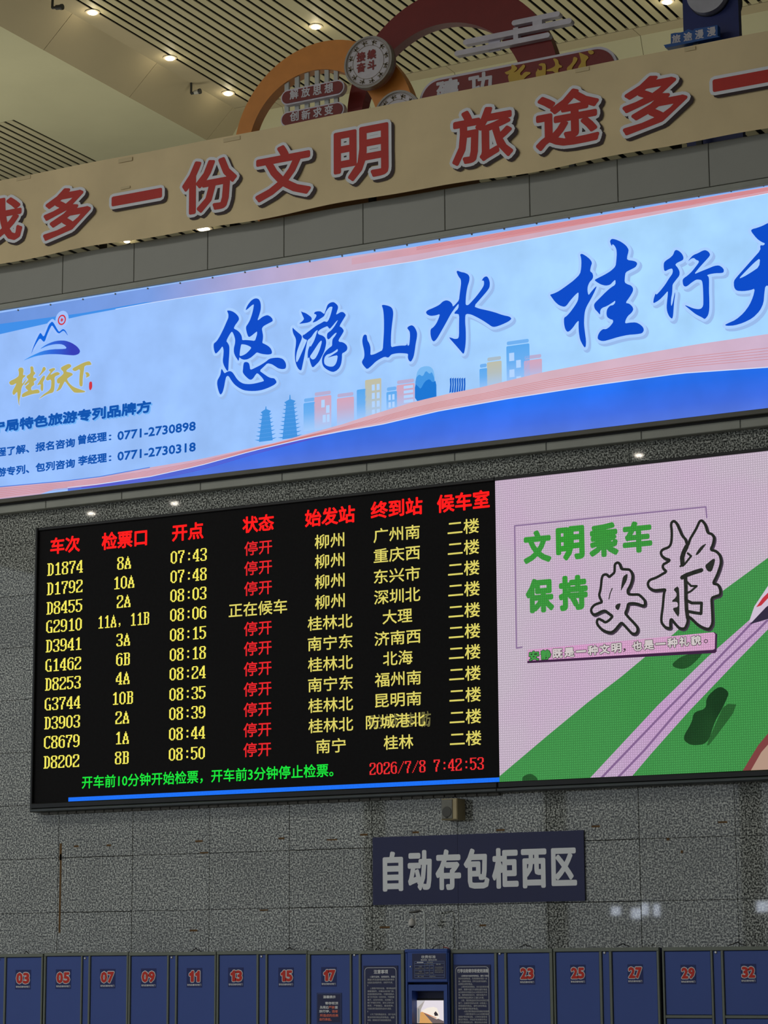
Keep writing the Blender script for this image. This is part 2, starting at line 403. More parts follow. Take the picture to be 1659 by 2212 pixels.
# brown sealant smears and drilled plugs on the granite
for (a, b, w_, h_) in [(430, 1817, 16, 4), (608, 1811, 13, 4), (165, 1828, 10, 4), (235, 1826, 10, 4), (418, 2010, 17, 4), (786, 1803, 16, 4), (717, 1814, 22, 3), (898, 1798, 14, 4), (1081, 1793, 18, 4),
                       (1287, 1785, 18, 4), (1561, 1776, 20, 4), (831, 2003, 22, 4), (1043, 1999, 14, 4), (130, 1930, 4, 170), (131, 1840, 5, 36), (1443, 1813, 6, 5), (1473, 1840, 5, 6), (570, 1966, 18, 3), (441, 1842, 18, 3)]:
    q = boxof(a, b, w_, h_, 0)
    G().box(q[0], q[1], -.002, .004, q[2], q[3]).make('sealant_smear', BROWNJ, wall)
# other walls of the hall (outside the picture, they bound the light)
for nm, b in (('wall_right', (34, 34.4, -66, 30, 0, 15.6)), ('wall_left', (-34.4, -34, -66, 30, 0, 0.9)), ('wall_rear', (-34, 34, -66.4, -66, 0, 0.9)), ('wall_far', (-34, 34, 30, 30.4, 0, 15.6))):
    tag(G().box(*b).make(nm, mat('hall_wall', (176, 172, 160), .7)), kind='structure')
for i in range(9):
    x = -32 + i * 8
    tag(G().box(x - .4, x + .4, -66.3, -65.9, 0.9, 15.6).make('wall_rear_pier', mat('hall_wall', (176, 172, 160), .7)), kind='structure')

# ---- ceiling
ZC = 15.0
ceil = thing('ceiling', (0, 10, ZC), kind='structure')
YE = U(870, 161, ZC).y
XB = U(345, 140, ZC).x
G().box(-34, 34, -66, 30, ZC + .45, ZC + .6).make('slab', VOID, ceil)
G().box(-34, 34, -66, 2.0, ZC, ZC + .04).make('hall_ceiling', CREAM2, ceil)
sl0 = None
def slat(x0, x1, y0, y1, z=ZC, t=.012, m=None):
    G().box(x0, x1, y0, y1, z, z + t).make('slat', m or SLAT, ceil)
XL1, XL2 = U(682, 56, ZC).x, U(1441, 2, ZC).x
PT, GP = .1585, .050
x = XB + .34
slat(XB, XB + .32, 2.0, YE, m=CREAM2)
wides = [XL1, XL2]
while x < 9.5:
    w = [q for q in wides if abs(q - (x + .10)) < PT / 2 + .001 or (x <= q <= x + PT)]
    if w:
        slat(x + GP / 2, x + .26 - GP / 2, 2.0, YE); wides = [q for q in wides if q not in w]; x += .26
    else:
        slat(x + GP / 2, x + PT - GP / 2, 2.0, YE); x += PT
# plates beyond the slats and the bulkhead
YP = U(1420, 70, ZC).y
for i in range(12):
    x0 = -5.2 + i * 1.5
    G().box(x0 + .004, x0 + 1.496, YE + .02, YP, ZC, ZC + .04).make('end_plate', CREAM2, ceil)
    v = [(x0 + .004, YP, ZC), (x0 + 1.496, YP, ZC), (x0 + 1.496, YP + .45, ZC - 1.15), (x0 + .004, YP + .45, ZC - 1.15)]
    G().add(v + [(a, b + .03, c + .02) for a, b, c in v], [(0, 3, 2, 1), (4, 5, 6, 7), (0, 1, 5, 4), (2, 3, 7, 6), (1, 2, 6, 5), (3, 0, 4, 7)]).make('bulkhead_panel', CREAM, ceil)
# chamfered beam on the left, its soffit and the slat field beyond it
ZS = 14.55
XA = U(220, 178, ZS).x
yj = [2.0, 3.9, 6.05, 8.2, 10.35, 12.0]
for a, b in zip(yj[:-1], yj[1:]):
    v = [(XB, a + .004, ZC), (XB, b - .004, ZC), (XA, b - .004, ZS), (XA, a + .004, ZS)]
    G().add(v + [(p - .04, q, r + .03) for p, q, r in v], [(0, 1, 2, 3), (4, 7, 6, 5), (0, 4, 5, 1), (2, 6, 7, 3), (1, 5, 6, 2), (3, 7, 4, 0)]).make('chamfer_panel', CREAM2, ceil)
XF = U(120, 304, ZS).x; YF = U(0, 265, ZS).y
G().box(XF, XA, 2.0, 12.0, ZS, ZS + .03).make('soffit_panel', CREAM, ceil)
G().box(-22, XF, 2.0, YF, ZS, ZS + .03).make('soffit_panel', CREAM, ceil)
x = XF - .02
while x > -11.5:
    slat(x - PT + GP / 2, x - GP / 2, YF + .01, 12.0, ZS); x -= PT
G().box(-22, XF + .1, YF, 12.1, ZS + .3, ZS + .36).make('void_lining', VOID, ceil)
# second slat field, seen through the slit under the banner
for i in range(62):
    x = -14 + i * .30; slat(x, x + .2, 13.2, 22, ZC)
G().box(-16, 8, 12.6, 13.2, ZC, ZC + .04).make('end_plate', CREAM, ceil)

# ceiling lights
LAMPG = emit('lamp_lens', (255, 236, 200), 9); LAMPH = emit('hall_lamp_lens', (255, 246, 230), 70)
RIM = mat('lamp_rim', (190, 180, 160), .4)
def downlight(p, label, r=.075, s=True, pw=1.6, zoff=0, group=None):
    t = thing('downlight', p, label, 'ceiling light', group)
    G().lathe(p, [(r * 1.35, 0), (r * 1.35, -.012), (r, -.016)], n=20).make('rim', RIM, t)
    G().lathe((p[0], p[1], p[2] - .017), [(r * .96, 0), (r * .8, -.014), (r * .3, -.02)], n=20).make('lens', LAMPG if s else LAMPH, t)
    if s:
        l = lamp('downlight_glow', 'POINT', (p[0], p[1], p[2] - .12), pw, (1, .88, .62), .05)
    return t
for (a, b), lab in {(200, 25): 'warm ceiling downlight nearest the top left corner camera', (367, 124): 'warm ceiling downlight beside the hanging camera, middle of the strip row', (493, 200): 'warm ceiling downlight just left of the orange arch',
                    (682, 56): 'small warm downlight in the wide slat above the orange arch'}.items():
    downlight(U(a, b, ZC), lab)
downlight(U(1441, 2, ZC), 'small warm downlight at the top edge left of the navy board')
downlight(U(440, 493, ZC), 'bright downlight showing in the slit under the banner', .12)
downlight(U(274, 520, ZC), 'small bright downlight in the slit left of the brightest one', .06)
# lamps over the hall behind the viewer, mirrored as glints in the polished granite
for k, (a, b) in enumerate([(197, 1108), (377, 1086), (1380, 982)]):
    p = P(a, b, 0); d = (p - cam_loc); t = (ZC - CZ) / d.z; q = cam_loc + d * t
    downlight((q.x, -q.y, ZC - .0), ['hall downlight over the waiting floor, mirrored above the board corner', 'hall downlight over the waiting floor, mirrored above the clock column', 'hall downlight over the waiting floor, mirrored above the video screen'][k], .11, False)
# lit transom windows of the far entrance, mirrored in the granite
GLOW = emit('daylit_transom', (226, 236, 255), 9)
for k, (a, b, w_, h_) in enumerate([(1374, 1973, 20, 22), (1393, 1964, 13, 26), (1418, 1966, 11, 26), (1648, 1958, 26, 22), (1330, 1968, 18, 18)]):
    c = []
    for sx in (-1, 1):
        for sy in (-1, 1):
            p = P(a + sx * w_ / 2, b + sy * h_ / 2, 0); d = p - cam_loc; t = (65.8 + CD) / d.y; q = cam_loc + d * t; c.append((q.x, q.z))
    x0, x1 = min(q[0] for q in c), max(q[0] for q in c); z0, z1 = min(q[1] for q in c), max(q[1] for q in c)
    o = G().box(x0, x1, -65.85, -65.8, z0, z1).make('window_%d' % (k + 1), GLOW); tag(o, kind='structure')

# ================================================================== MEZZANINE FASCIA
YL, YPn, YB = -.12, -.07, -.22
KL, KP, KBn = (CD + YL) / (CD - .5), (CD + YPn) / (CD - .45), (CD + YB) / (CD - .6)
def zk(z, k): return CZ + (z - CZ) * k
def xk(x, k): return CX + (x - CX) * k
fas = thing('wall_parapet', (3.6, -.3, 6.42), kind='structure')
tag(G().box(-3.2, 10.0, 0.36, 12.2, 8.55, 8.75).make('floor_mezzanine', PANEL), kind='structure')
PTOP, PBOT = zk(9.065, KP), zk(8.655, KP)
for i in range(-4, 12):
    x0 = xk(.24 + i * .8853, KP)
    G().box(x0 + .003, x0 + .8853 * KP - .003, YPn, YPn + .06, PBOT, PTOP, .004).make('parapet_panel', PANEL, fas)
G().box(-3.3, 10.6, YPn + .061, .011, 8.56, PTOP - .01).make('parapet_core', STEELD, fas)
LX0, LX1 = -3.0, 10.4
LZ0, LZ1 = zk(6.545, KL), zk(8.558, KL)
G().box(LX0, LX1, -.09, -.02, LZ1 + .022, PBOT - .012, .004).make('upper_trim', TRIM, fas)
G().box(LX0, LX1, -.15, -.02, LZ1, LZ1 + .020, .004).make('upper_trim', TRIM, fas)
G().box(LX0, LX1, -.15, -.03, LZ0 - .045, LZ0, .004).make('lower_trim', mat('bronze_grey_trim', (84, 84, 76), .4, .2, .08), fas)
for i in range(-3, 11):
    x0 = xk(.1 + i * .93, KL)
    G().box(x0 + .002, x0 + .93 * KL - .002, -.09, -.004, zk(6.405, KL), LZ0 - .06, .006).make('lower_trim_panel', TRIM, fas)
G().box(LX0, LX1, -.085, -.004, zk(6.42, KL), LZ0).make('soffit', STEELD, fas)
G().box(LX0, LX1, -.095, -.02, LZ0 - .062, LZ0 - .04).make('shadow_gap', BLACK, fas)

# ================================================================== LIGHT BOX
lb = thing('advertising_lightbox', (3.6, YL, LZ0), 'long backlit pale blue advertisement with brush lettering under the grey parapet', 'light box')
FACE = emit_grad('lightbox_film', [(0, (146, 186, 248)), (.3, (150, 192, 250)), (.55, (158, 204, 254)), (.78, (166, 214, 255)), (1, (160, 208, 255))], 'X', -3.6, 4.6, .085, 2.4)
cx0 = 3.7
G().box(LX0, LX1, YL + .02, -.004, LZ0, LZ1).make('box', STEELD, lb)
G().box(LX0, LX1, YL, YL + .02, LZ0, LZ1).make('backlit_film', FACE, lb)
def sh(name, loops, m, k=1, par=None, Y=YL): return G().sheet(loops, Y - .0015 * k).make(name, m, par or lb)
def ytop(x): return 675 - .16697 * x
low = [(-60, 722), (0, 722), (181, 681), (315, 656), (440, 636), (671, 600), (900, 564), (1472, 454), (1659, 418), (1720, 406)]
def lowy(x):
    for (a, b), (c, d) in zip(low, low[1:]):
        if a <= x <= c: return b + (d - b) * (x - a) / (c - a)
xs = [-60, 0, 90, 181, 250, 315, 440, 560, 671, 785, 900, 1080, 1280, 1472, 1659, 1720]
band = emit_grad('band_film', [(0, (92, 138, 214)), (.25, (112, 150, 222)), (.38, (168, 160, 204)), (.5, (196, 168, 192)), (1, (216, 168, 180))], 'X', -4.6, 4.6, .05)
sh('top_band', [px([(x, ytop(x) + 1) for x in xs] + [(x, lowy(x)) for x in xs[::-1]], YL)], band)
sh('blue_sweep', [px([(-60, 714), (0, 700), (181, 676), (315, 653), (330, 652), (315, 656), (181, 681), (0, 722), (-60, 735)], YL)], emit('sweep_blue', (62, 142, 232)), 2)
sal = [(600, 0), (700, .25), (785, .5), (1659, .75), (1720, .75)]
sh('salmon_band', [px([(x, ytop(x) + 6 + (1659 - min(x, 1659)) * .004) for x in (760, 900, 1200, 1472, 1720)] + [(x, ytop(x) + 7 + (lowy(x) - ytop(x) - 7) * .55) for x in (1720, 1472, 1200, 900, 760)], YL)], emit_grad('salmon', [(0, (196, 168, 192)), (.12, (200, 160, 180)), (.4, (210, 142, 150)), (1, (212, 138, 146))], 'X', -3.2, 3.2, .04), 2)
sh('edge_band', [px([(x, ytop(x) + .5) for x in (560, 900, 1200, 1472, 1720)] + [(x, ytop(x) + 5.5 + (1659 - min(x, 1659)) * .003) for x in (1720, 1472, 1200, 900)], YL)], emit('edge_blue', (130, 176, 242)), 2)
LINE = emit('fine_red_line', (198, 112, 120)); WL = emit('fine_white_line', (214, 228, 255))
for q in range(4):
    G().strokes(path(px([(x, ytop(x) + 9 + q * (2 + (x - 800) * .0012)) for x in (900, 1000, 1250, 1472, 1720)], YL), .0016), YL - .0042, False).make('fine_line', LINE, lb)
G().strokes(path(px([(x, lowy(x)) for x in xs[4:]], YL), .003), YL - .004, False).make('fine_line', WL, lb)
# bottom waves
up_ = [(-60, 1062), (0, 1052), (145, 1039), (217, 1030), (325, 1010), (434, 992), (600, 955), (671, 936), (740, 917), (791, 900), (896, 868), (973, 850), (1040, 837), (1170, 805), (1357, 770), (1500, 745), (1659, 722), (1720, 712)]
lo_ = [(-60, 1073), (0, 1070), (145, 1054), (217, 1046), (325, 1030), (434, 1006), (548, 974), (664, 947), (740, 932), (823, 918), (946, 889), (1097, 862), (1289, 832), (1472, 807), (1659, 794), (1720, 790)]
def interp(l, x):
    for (a, b), (c, d) in zip(l, l[1:]):
        if a <= x <= c: return b + (d - b) * (x - a) / (c - a)
def ybot(x): return 1079 - .11694 * x
xx = [-60 + 1780 * i / 60 for i in range(61)]
pinkf = emit_grad('pink_wave_film', [(0, (204, 160, 178)), (.4, (208, 172, 196)), (.6, (214, 172, 180)), (1, (202, 176, 204))], 'X', -4.6, 4.6, .05)
sh('pink_wave', [px([(x, interp(up_, x)) for x in xx] + [(x, max(interp(lo_, x), interp(up_, x) + .5) if x > 100 else ybot(x) - 1) for x in xx[::-1]], YL)], pinkf, 5)
bluef = emit_grad('blue_wave_film', [(0, (76, 112, 216)), (.22, (52, 104, 224)), (.55, (8, 104, 234)), (1, (0, 112, 240))], 'Z', 0, .62, .12, 1.6)
sh('blue_wave', [px([(x, interp(lo_, x)) for x in xx if x > 120] + [(x, ybot(x) - 1) for x in xx[::-1] if x > 120], YL)], bluef, 6)
shd = emit('blue_wave_lower', (40, 100, 226))
for q in range(5):
    f = .42 + q * .085
    G().strokes(path(px([(x, interp(up_, x) + (interp(lo_, x) - interp(up_, x)) * f + (0 if x > 600 else (600 - x) * .004 * (q - 1))) for x in xx], YL), .0018), YL - .0105, False).make('fine_line', emit('wave_line', (204, 122, 120)), lb)
G().strokes(path(px([(x, interp(lo_, x)) for x in xx if x > 120], YL), .004), YL - .012, False).make('fine_line', WL, lb)
PUR = emit('violet_line', (92, 84, 200))
for q in range(3):
    G().strokes(path(px([(x, interp(lo_, x) + 2.5 + q * 3.2 * math.sin(max(0, min(1, (x - 150) / 560)) * math.pi)) for x in xx if 170 < x < 720], YL), .003), YL - .0115, False).make('fine_line', PUR, lb)
G().strokes(path(px([(-60, 1062), (0, 1052), (145, 1039), (217, 1030), (325, 1010)], YL), .004), YL - .011, False).make('fine_line', emit('wave_edge_blue', (60, 120, 220)), lb)
# skyline print
SKB = [(0, (80, 164, 238)), (1, (150, 200, 250))]
def bld(x0, x1, yt, yb, c, wins=(), cap=True):
    Xa, Xb = P(x0, yt + 20, YL).x, P(x1, yt + 20, YL).x; Zt, Zb = P((x0 + x1) / 2, yt, YL).z, P((x0 + x1) / 2, yb, YL).z
    hgt = Zt - Zb
    m = emit_grad('print_%d_%d' % (x0, yt), [(0, (160, 200, 250)), (.55, tuple((c[i] * 2 + (150, 190, 245)[i]) / 3 for i in range(3))), (1, c)], 'Z', 0, hgt)
    o = G().sheet([capsule(Xa, Xb, Zb, Zt - (.045 if cap else 0), .012, 3)], YL - .003).make('skyline_print', m, lb)
    if cap:
        G().sheet([capsule(Xa + .006, Xb - .006, Zt - .035, Zt, .014, 3)], YL - .003).make('skyline_print', emit('cap%d' % sum(c), tuple((c[i] + (150, 190, 245)[i]) / 2 for i in range(3))), lb)
    if wins:
        g = G()
        for (u0, v0, u1, v1) in wins: g.sheet([[(Xa + u0 * (Xb - Xa), Zt - v1 * hgt), (Xa + u1 * (Xb - Xa), Zt - v1 * hgt), (Xa + u1 * (Xb - Xa), Zt - v0 * hgt), (Xa + u0 * (Xb - Xa), Zt - v0 * hgt)]], YL - .0045)
        g.make('window_print', emit('win_white', (178, 212, 255)), lb)
B_, PK, TN = (74, 162, 236), (216, 158, 176), (190, 186, 158)
bld(656, 681, 860, 930, B_); bld(679, 716, 846, 928, PK, [(.42, .22, .62, .42), (.7, .38, .9, .58), (.5, .62, .68, .82), (.74, .62, .9, .82)])
bld(728, 765, 849, 922, PK); bld(771, 791, 841, 910, B_, cap=False)
bld(789, 824, 819, 905, TN, [(.42 + .3 * i, .14 + .21 * j, .6 + .3 * i, .29 + .21 * j) for i in range(2) for j in range(4)], cap=False)
bld(835, 858, 836, 890, B_, [(.2 + .35 * i, .30 + .3 * j, .42 + .35 * i, .52 + .3 * j) for i in range(2) for j in range(2)])
bld(857, 896, 820, 888, PK, [(.4, .2 + .15 * j, .92, .29 + .15 * j) for j in range(5)])
bld(1036, 1053, 786, 850, B_); bld(1052, 1084, 771, 846, TN); bld(1094, 1144, 735, 838, B_, [(.12, .25, .34, .42), (.42, .42, .62, .58), (.12, .6, .34, .76), (.42, .76, .62, .9)])
bld(1132, 1171, 767, 828, PK)
for s_ in ('880 300 885 235 900 210 925 201 950 203 965 218 972 250 970 320 900 330', ):
    sh('lotus_print', [tr(s_, 500, 700, 2.212, YL)], emit('lotus_pale', (120, 184, 242)), 2)
sh('lotus_print', [tr('880 330 880 262 897 240 915 252 930 222 948 240 958 228 972 262 975 330', 500, 700, 2.212, YL)], emit('lotus_mid', (66, 150, 228)), 3)
sh('lotus_print', [tr('878 372 878 285 895 300 905 312 925 275 947 262 962 280 980 270 981 370 940 372', 500, 700, 2.212, YL)], emit('lotus_dark', (22, 118, 212)), 4)
for q in range(7):
    sh('basket_print', [tr('%d 330 %d 290 %d 262 %d 256 %d 290 %d 325' % tuple(v + q * 11 for v in (1042, 1046, 1044, 1052, 1053, 1051)), 500, 700, 2.212, YL, 0)], emit('basket_blue', (20, 96, 200)), 3)
def pagoda(cx, yt, yb, w, n):
    Xc = P(cx, (yt + yb) / 2, YL).x; Zt, Zb = P(cx, yt, YL).z, P(cx, yb, YL).z; hw = (P(cx + w / 2, yt, YL).x - P(cx - w / 2, yt, YL).x) / 2
    g = G(); Hh = Zt - Zb; g.sheet([[(Xc - .012, Zt - Hh * .2), (Xc + .012, Zt - Hh * .2), (Xc + .004, Zt), (Xc - .004, Zt)]], YL - .003)
    hs = Hh * .82 / n
    for i in range(n):
        z = Zb + i * hs; k = 1 - .52 * i / n; a = hw * k
        g.sheet([[(Xc - a * .62, z), (Xc + a * .62, z), (Xc + a * .58, z + hs * .98), (Xc - a * .58, z + hs * .98)]], YL - .003)
        g.sheet([[(Xc - a, z + hs * .62), (Xc - a * .7, z + hs * .3), (Xc + a * .7, z + hs * .3), (Xc + a, z + hs * .62), (Xc + a * .5, z + hs * .55), (Xc - a * .5, z + hs * .55)]], YL - .0035)
    z = Zb + n * hs; a = hw * .46
    g.sheet([[(Xc - a, z + .01), (Xc - a * .5, z - .02), (Xc + a * .5, z - .02), (Xc + a, z + .01), (Xc + a * .2, z + hs * .8), (Xc - a * .2, z + hs * .8)]], YL - .0035)
    g.make('pagoda_print', emit('pagoda_blue', (64, 146, 224)), lb)
pagoda(574.6, 878, 953, 48, 7); pagoda(626.6, 853, 947, 53, 9)

# brush lettering, outlines read off the film
BRUSH = emit('brush_blue', (0, 74, 200)); HALO = emit('halo_pale', (168, 206, 255)); SHAD = emit('halo_shadow', (152, 186, 236))
def brush(name, loops, m=BRUSH, halo=.052, shadow=True, k=8, Y=YL, hm=None):
    if shadow:
        g = G(); g.strokes([((a[0] + .022, a[1] - .026, a[2]), (b[0] + .022, b[1] - .026, b[2])) for a, b in edges(loops, halo)], Y - .0015 * (k - 1)); g.union().make('letter_shadow', SHAD, lb)
    g = G(); g.sheet([loops[0]], Y - .0015 * k); g.strokes(edges(loops[:1], halo), Y - .0015 * k)
    if halo: g.union().make('letter_halo', hm or HALO, lb)
    G().sheet(loops, Y - .0015 * (k + 1)).make(name, m, lb)
you = [tr('385 385 430 380 500 400 560 440 615 500 628 560 590 620 550 670 517 740 590 775 640 820 675 880 685 930 688 972 760 968 850 975 940 988 965 920 985 850 985 795 940 830 880 880 830 912 805 895 785 840 765 760 765 700 800 650 840 580 880 470 905 370 922 265 905 262 860 295 800 350 760 378 765 340 800 270 860 190 920 148 970 138 1020 155 1050 210 1062 290 1055 380 1025 480 990 580 1030 560 1080 515 1140 485 1195 472 1250 500 1290 545 1298 590 1270 610 1180 655 1110 695 1080 740 1090 800 1105 880 1100 960 1086 1028 1140 1050 1210 1090 1260 1140 1285 1210 1270 1248 1200 1260 1100 1250 1040 1235 980 1213 930 1260 860 1320 790 1355 720 1362 670 1345 630 1310 625 1360 612 1388 590 1350 550 1290 522 1220 522 1130 545 1040 550 960 525 870 485 792 430 870 370 990 400 1025 425 1070 435 1120 432 1250 420 1400 412 1590 385 1580 340 1510 308 1430 302 1370 312 1290 320 1180 305 1110 290 1097 240 1170 160 1250 130 1180 118 1100 122 1040 150 1018 190 980 250 880 320 740 380 600 412 530 415 460 400 420', 450, 630, 9.2167, YL),
       tr('675 1053 740 1058 810 1080 875 1118 830 1180 760 1245 690 1280 635 1290 645 1180 665 1070', 450, 630, 9.2167, YL)]
you2 = [tr('280 1540 300 1570 335 1635 390 1600 440 1585 490 1605 530 1660 580 1740 640 1800 720 1840 830 1848 940 1835 1115 1790 1120 1770 1080 1710 990 1622 950 1665 910 1730 870 1760 830 1755 780 1715 720 1650 698 1605 705 1540 710 1470 725 1412 780 1403 825 1430 840 1490 845 1545 865 1560 930 1530 1050 1470 1160 1400 1230 1340 1330 1322 1420 1320 1500 1345 1550 1410 1565 1480 1550 1540 1480 1550 1400 1530 1350 1495 1280 1450 1190 1430 1130 1490 1032 1580 1100 1630 1200 1700 1260 1725 1325 1730 1360 1770 1375 1815 1330 1860 1220 1915 1100 1960 980 1982 850 1985 720 1970 620 1920 530 1850 470 1770 425 1695 400 1680 370 1700 350 1780 330 1900 300 2010 262 2060 235 2030 205 1940 188 1840 195 1770 230 1710 258 1650 268 1570', 450, 630, 9.2167, YL)]
q2 = (625, 640, 11.85, YL)
youA = [tr('315 385 345 410 430 435 500 480 575 540 592 575 585 625 550 660 480 685 380 700 262 715 320 670 370 625 395 580 370 530 335 450', *q2)]
youB = [tr('650 440 680 405 750 390 820 395 860 425 912 465 930 410 960 330 985 250 1020 200 1080 165 1150 155 1210 195 1260 250 1265 310 1240 390 1210 480 1270 450 1330 410 1390 410 1430 440 1468 490 1400 600 1295 775 1350 800 1400 860 1412 900 1370 980 1270 1135 1295 1175 1370 1180 1440 1215 1490 1270 1505 1330 1490 1390 1430 1440 1365 1470 1365 1600 1345 1740 1300 1840 1230 1910 1150 1945 1080 1935 980 1885 900 1820 860 1740 850 1640 870 1540 920 1450 980 1380 1050 1320 1113 1275 1113 1180 1125 1100 1190 1020 1235 940 1190 950 1110 1030 1040 1105 1000 1110 978 1060 985 970 1010 935 1090 880 1170 780 1230 680 1265 610 1210 660 1130 760 1060 838 1030 830 995 770 920 800 820 850 750 910 745 950 770 985 860 1010 930 1060 960 1140 960 1230 920 1400 850 1550 780 1680 700 1760 640 1820 600 1822 570 1750 540 1650 528 1560 490 1610 485 1500 495 1400 525 1310 555 1270 560 1305 600 1240 650 1150 690 1040 720 940 750 870 700 890 640 960 590 1040 540 1090 485 1130 470 1190 440 1340 400 1560 360 1750 330 1895 300 1905 250 1870 200 1780 165 1650 158 1500 165 1380 185 1250 190 1130 170 1060 120 970 98 880 100 805 130 840 210 910 320 1000 343 1050 330 1120 270 1260 210 1430 190 1560 190 1680 215 1695 260 1620 340 1440 420 1260 475 1125 420 1110 370 1075 352 1030 375 990 395 995 480 930 600 840 720 750 830 695 910 645 985 670 1040 580 1080 460 1110 350 1125 275 1060 275 1010 320 950 410 918 492 905 520 830 570 740 630 690 660 605 685 660 600 715 510 700 470 655 460', *q2),
        tr('540 1550 580 1610 625 1630 680 1600 740 1500 800 1360 850 1180 840 1135 780 1190 700 1310 610 1450', *q2),
        tr('1255 1350 1180 1410 1080 1470 980 1500 925 1560 905 1650 915 1740 980 1790 1060 1810 1140 1805 1200 1750 1240 1650 1258 1515 1150 1535 980 1585 1080 1530 1190 1460 1258 1415', *q2)]
shan = [tr('665 245 680 230 720 228 810 245 890 275 940 330 960 430 950 560 925 750 905 950 898 1150 903 1315 1000 1290 1130 1270 1300 1268 1308 1195 1325 1270 1365 1268 1380 1150 1388 1020 1380 910 1340 860 1315 820 1345 780 1430 745 1490 780 1540 860 1570 950 1565 1060 1530 1240 1510 1400 1480 1560 1430 1660 1390 1685 1345 1630 1330 1560 1340 1480 1240 1468 1110 1463 1000 1475 905 1500 855 1560 820 1578 740 1553 620 1610 510 1680 400 1790 290 1880 220 1810 170 1740 155 1690 175 1640 210 1590 222 1500 210 1380 175 1240 165 1140 180 1050 205 1000 240 985 280 1005 287 1060 300 1140 345 1210 375 1310 378 1420 372 1515 480 1490 600 1430 690 1385 705 1150 720 900 722 650 712 450 695 330', 770, 640, 11.85, YL)]
shui = [tr('610 140 628 120 690 145 750 155 810 185 835 230 830 300 800 390 780 500 770 600 767 708 812 710 870 650 950 560 1040 440 1080 370 1082 300 1060 288 1040 298 1065 250 1100 222 1135 220 1165 265 1182 330 1175 410 1130 475 1040 580 905 732 1000 770 1120 795 1260 830 1400 880 1520 905 1553 942 1500 990 1380 1045 1280 1080 1220 1080 1150 1030 1050 965 950 910 860 868 790 858 762 880 760 1000 770 1130 772 1280 765 1400 745 1520 725 1542 690 1500 590 1385 478 1258 520 1265 580 1288 640 1280 655 1230 655 1050 658 870 620 858 575 858 580 830 645 765 650 680 600 740 520 850 440 1000 350 1160 275 1290 225 1335 190 1300 168 1220 168 1120 220 1085 270 1020 310 930 330 860 260 885 170 895 110 870 88 830 120 795 220 755 320 705 380 645 440 625 500 645 540 690 550 738 600 690 655 625 665 530 680 420 690 340 685 270 645 220', 910, 570, 7.9, YL)]
g1 = [tr('560 380 590 368 650 400 720 455 757 515 735 580 722 655 760 680 775 730 765 780 715 830 685 900 680 970 697 1048 740 990 800 920 835 893 800 980 740 1100 670 1220 640 1300 628 1400 625 1520 640 1650 658 1780 655 1870 640 1900 610 1865 560 1770 540 1650 535 1540 540 1455 500 1490 450 1565 390 1630 350 1642 315 1590 298 1500 298 1410 340 1385 400 1320 480 1210 525 1130 535 1060 535 992 480 1040 400 1130 340 1215 300 1235 220 1210 150 1150 100 1080 67 1035 130 1018 220 975 340 890 460 800 560 700 578 600 582 500 575 430', 1180, 500, 7.541, YL)]
g2 = [tr('1045 160 1075 125 1140 135 1230 175 1310 235 1352 300 1345 350 1328 410 1325 470 1440 485 1485 510 1490 545 1460 590 1380 630 1303 670 1290 740 1285 835 1330 865 1390 885 1425 930 1420 985 1370 1070 1298 1170 1360 1180 1410 1225 1430 1275 1400 1330 1340 1380 1305 1440 1290 1505 1370 1490 1470 1485 1540 1520 1590 1570 1600 1620 1570 1665 1480 1680 1340 1690 1180 1725 1050 1765 950 1792 890 1785 845 1755 850 1700 880 1640 930 1595 985 1598 1040 1560 1100 1485 1095 1445 1050 1435 1000 1400 988 1340 1000 1270 1045 1215 1100 1205 1130 1170 1135 1130 1080 1170 1000 1220 920 1250 888 1290 887 1368 850 1320 800 1270 785 1210 800 1170 880 1090 980 990 1060 920 1137 872 1137 790 1100 820 1050 875 980 890 900 870 840 835 790 797 850 765 960 710 1060 650 1138 575 1150 480 1158 370 1150 290 1120 235 1088 210 1080 245 1060 215', 1180, 500, 7.541, YL)]
x1_ = [tr('535 120 570 95 630 120 690 180 718 250 705 300 640 330 580 360 550 395 600 450 640 530 635 610 570 690 498 785 495 850 490 960 470 1060 465 1180 475 1220 500 1150 530 1000 545 930 550 980 530 1120 520 1250 510 1400 495 1460 475 1465 430 1420 390 1330 378 1230 390 1100 402 1000 405 910 330 1000 230 1100 112 1168 120 1080 145 1000 160 965 178 992 260 905 350 790 430 660 490 580 505 520 490 465 420 485 360 520 330 510 320 430 325 350 370 305 450 255 510 195', 1400, 530, 9.2167, YL)]
x2_ = [tr('800 330 850 260 910 200 1010 160 1090 115 1150 100 1210 130 1247 185 1230 230 1130 340 1030 450 922 585 1050 530 1200 470 1330 415 1420 405 1480 440 1520 490 1515 545 1470 560 1350 562 1240 580 1180 602 1215 630 1225 700 1222 900 1230 1100 1230 1280 1210 1390 1160 1460 1130 1475 1090 1445 960 1380 860 1300 728 1192 800 1215 900 1260 1010 1280 1070 1265 1108 1210 1110 1080 1105 900 1095 760 1075 700 1020 688 965 690 880 745 790 820 740 830 705 790 695 700 720 660 800 605 880 530 960 430 1025 340 1010 310 970 300 925 258 870 270', 1400, 530, 9.2167, YL)]
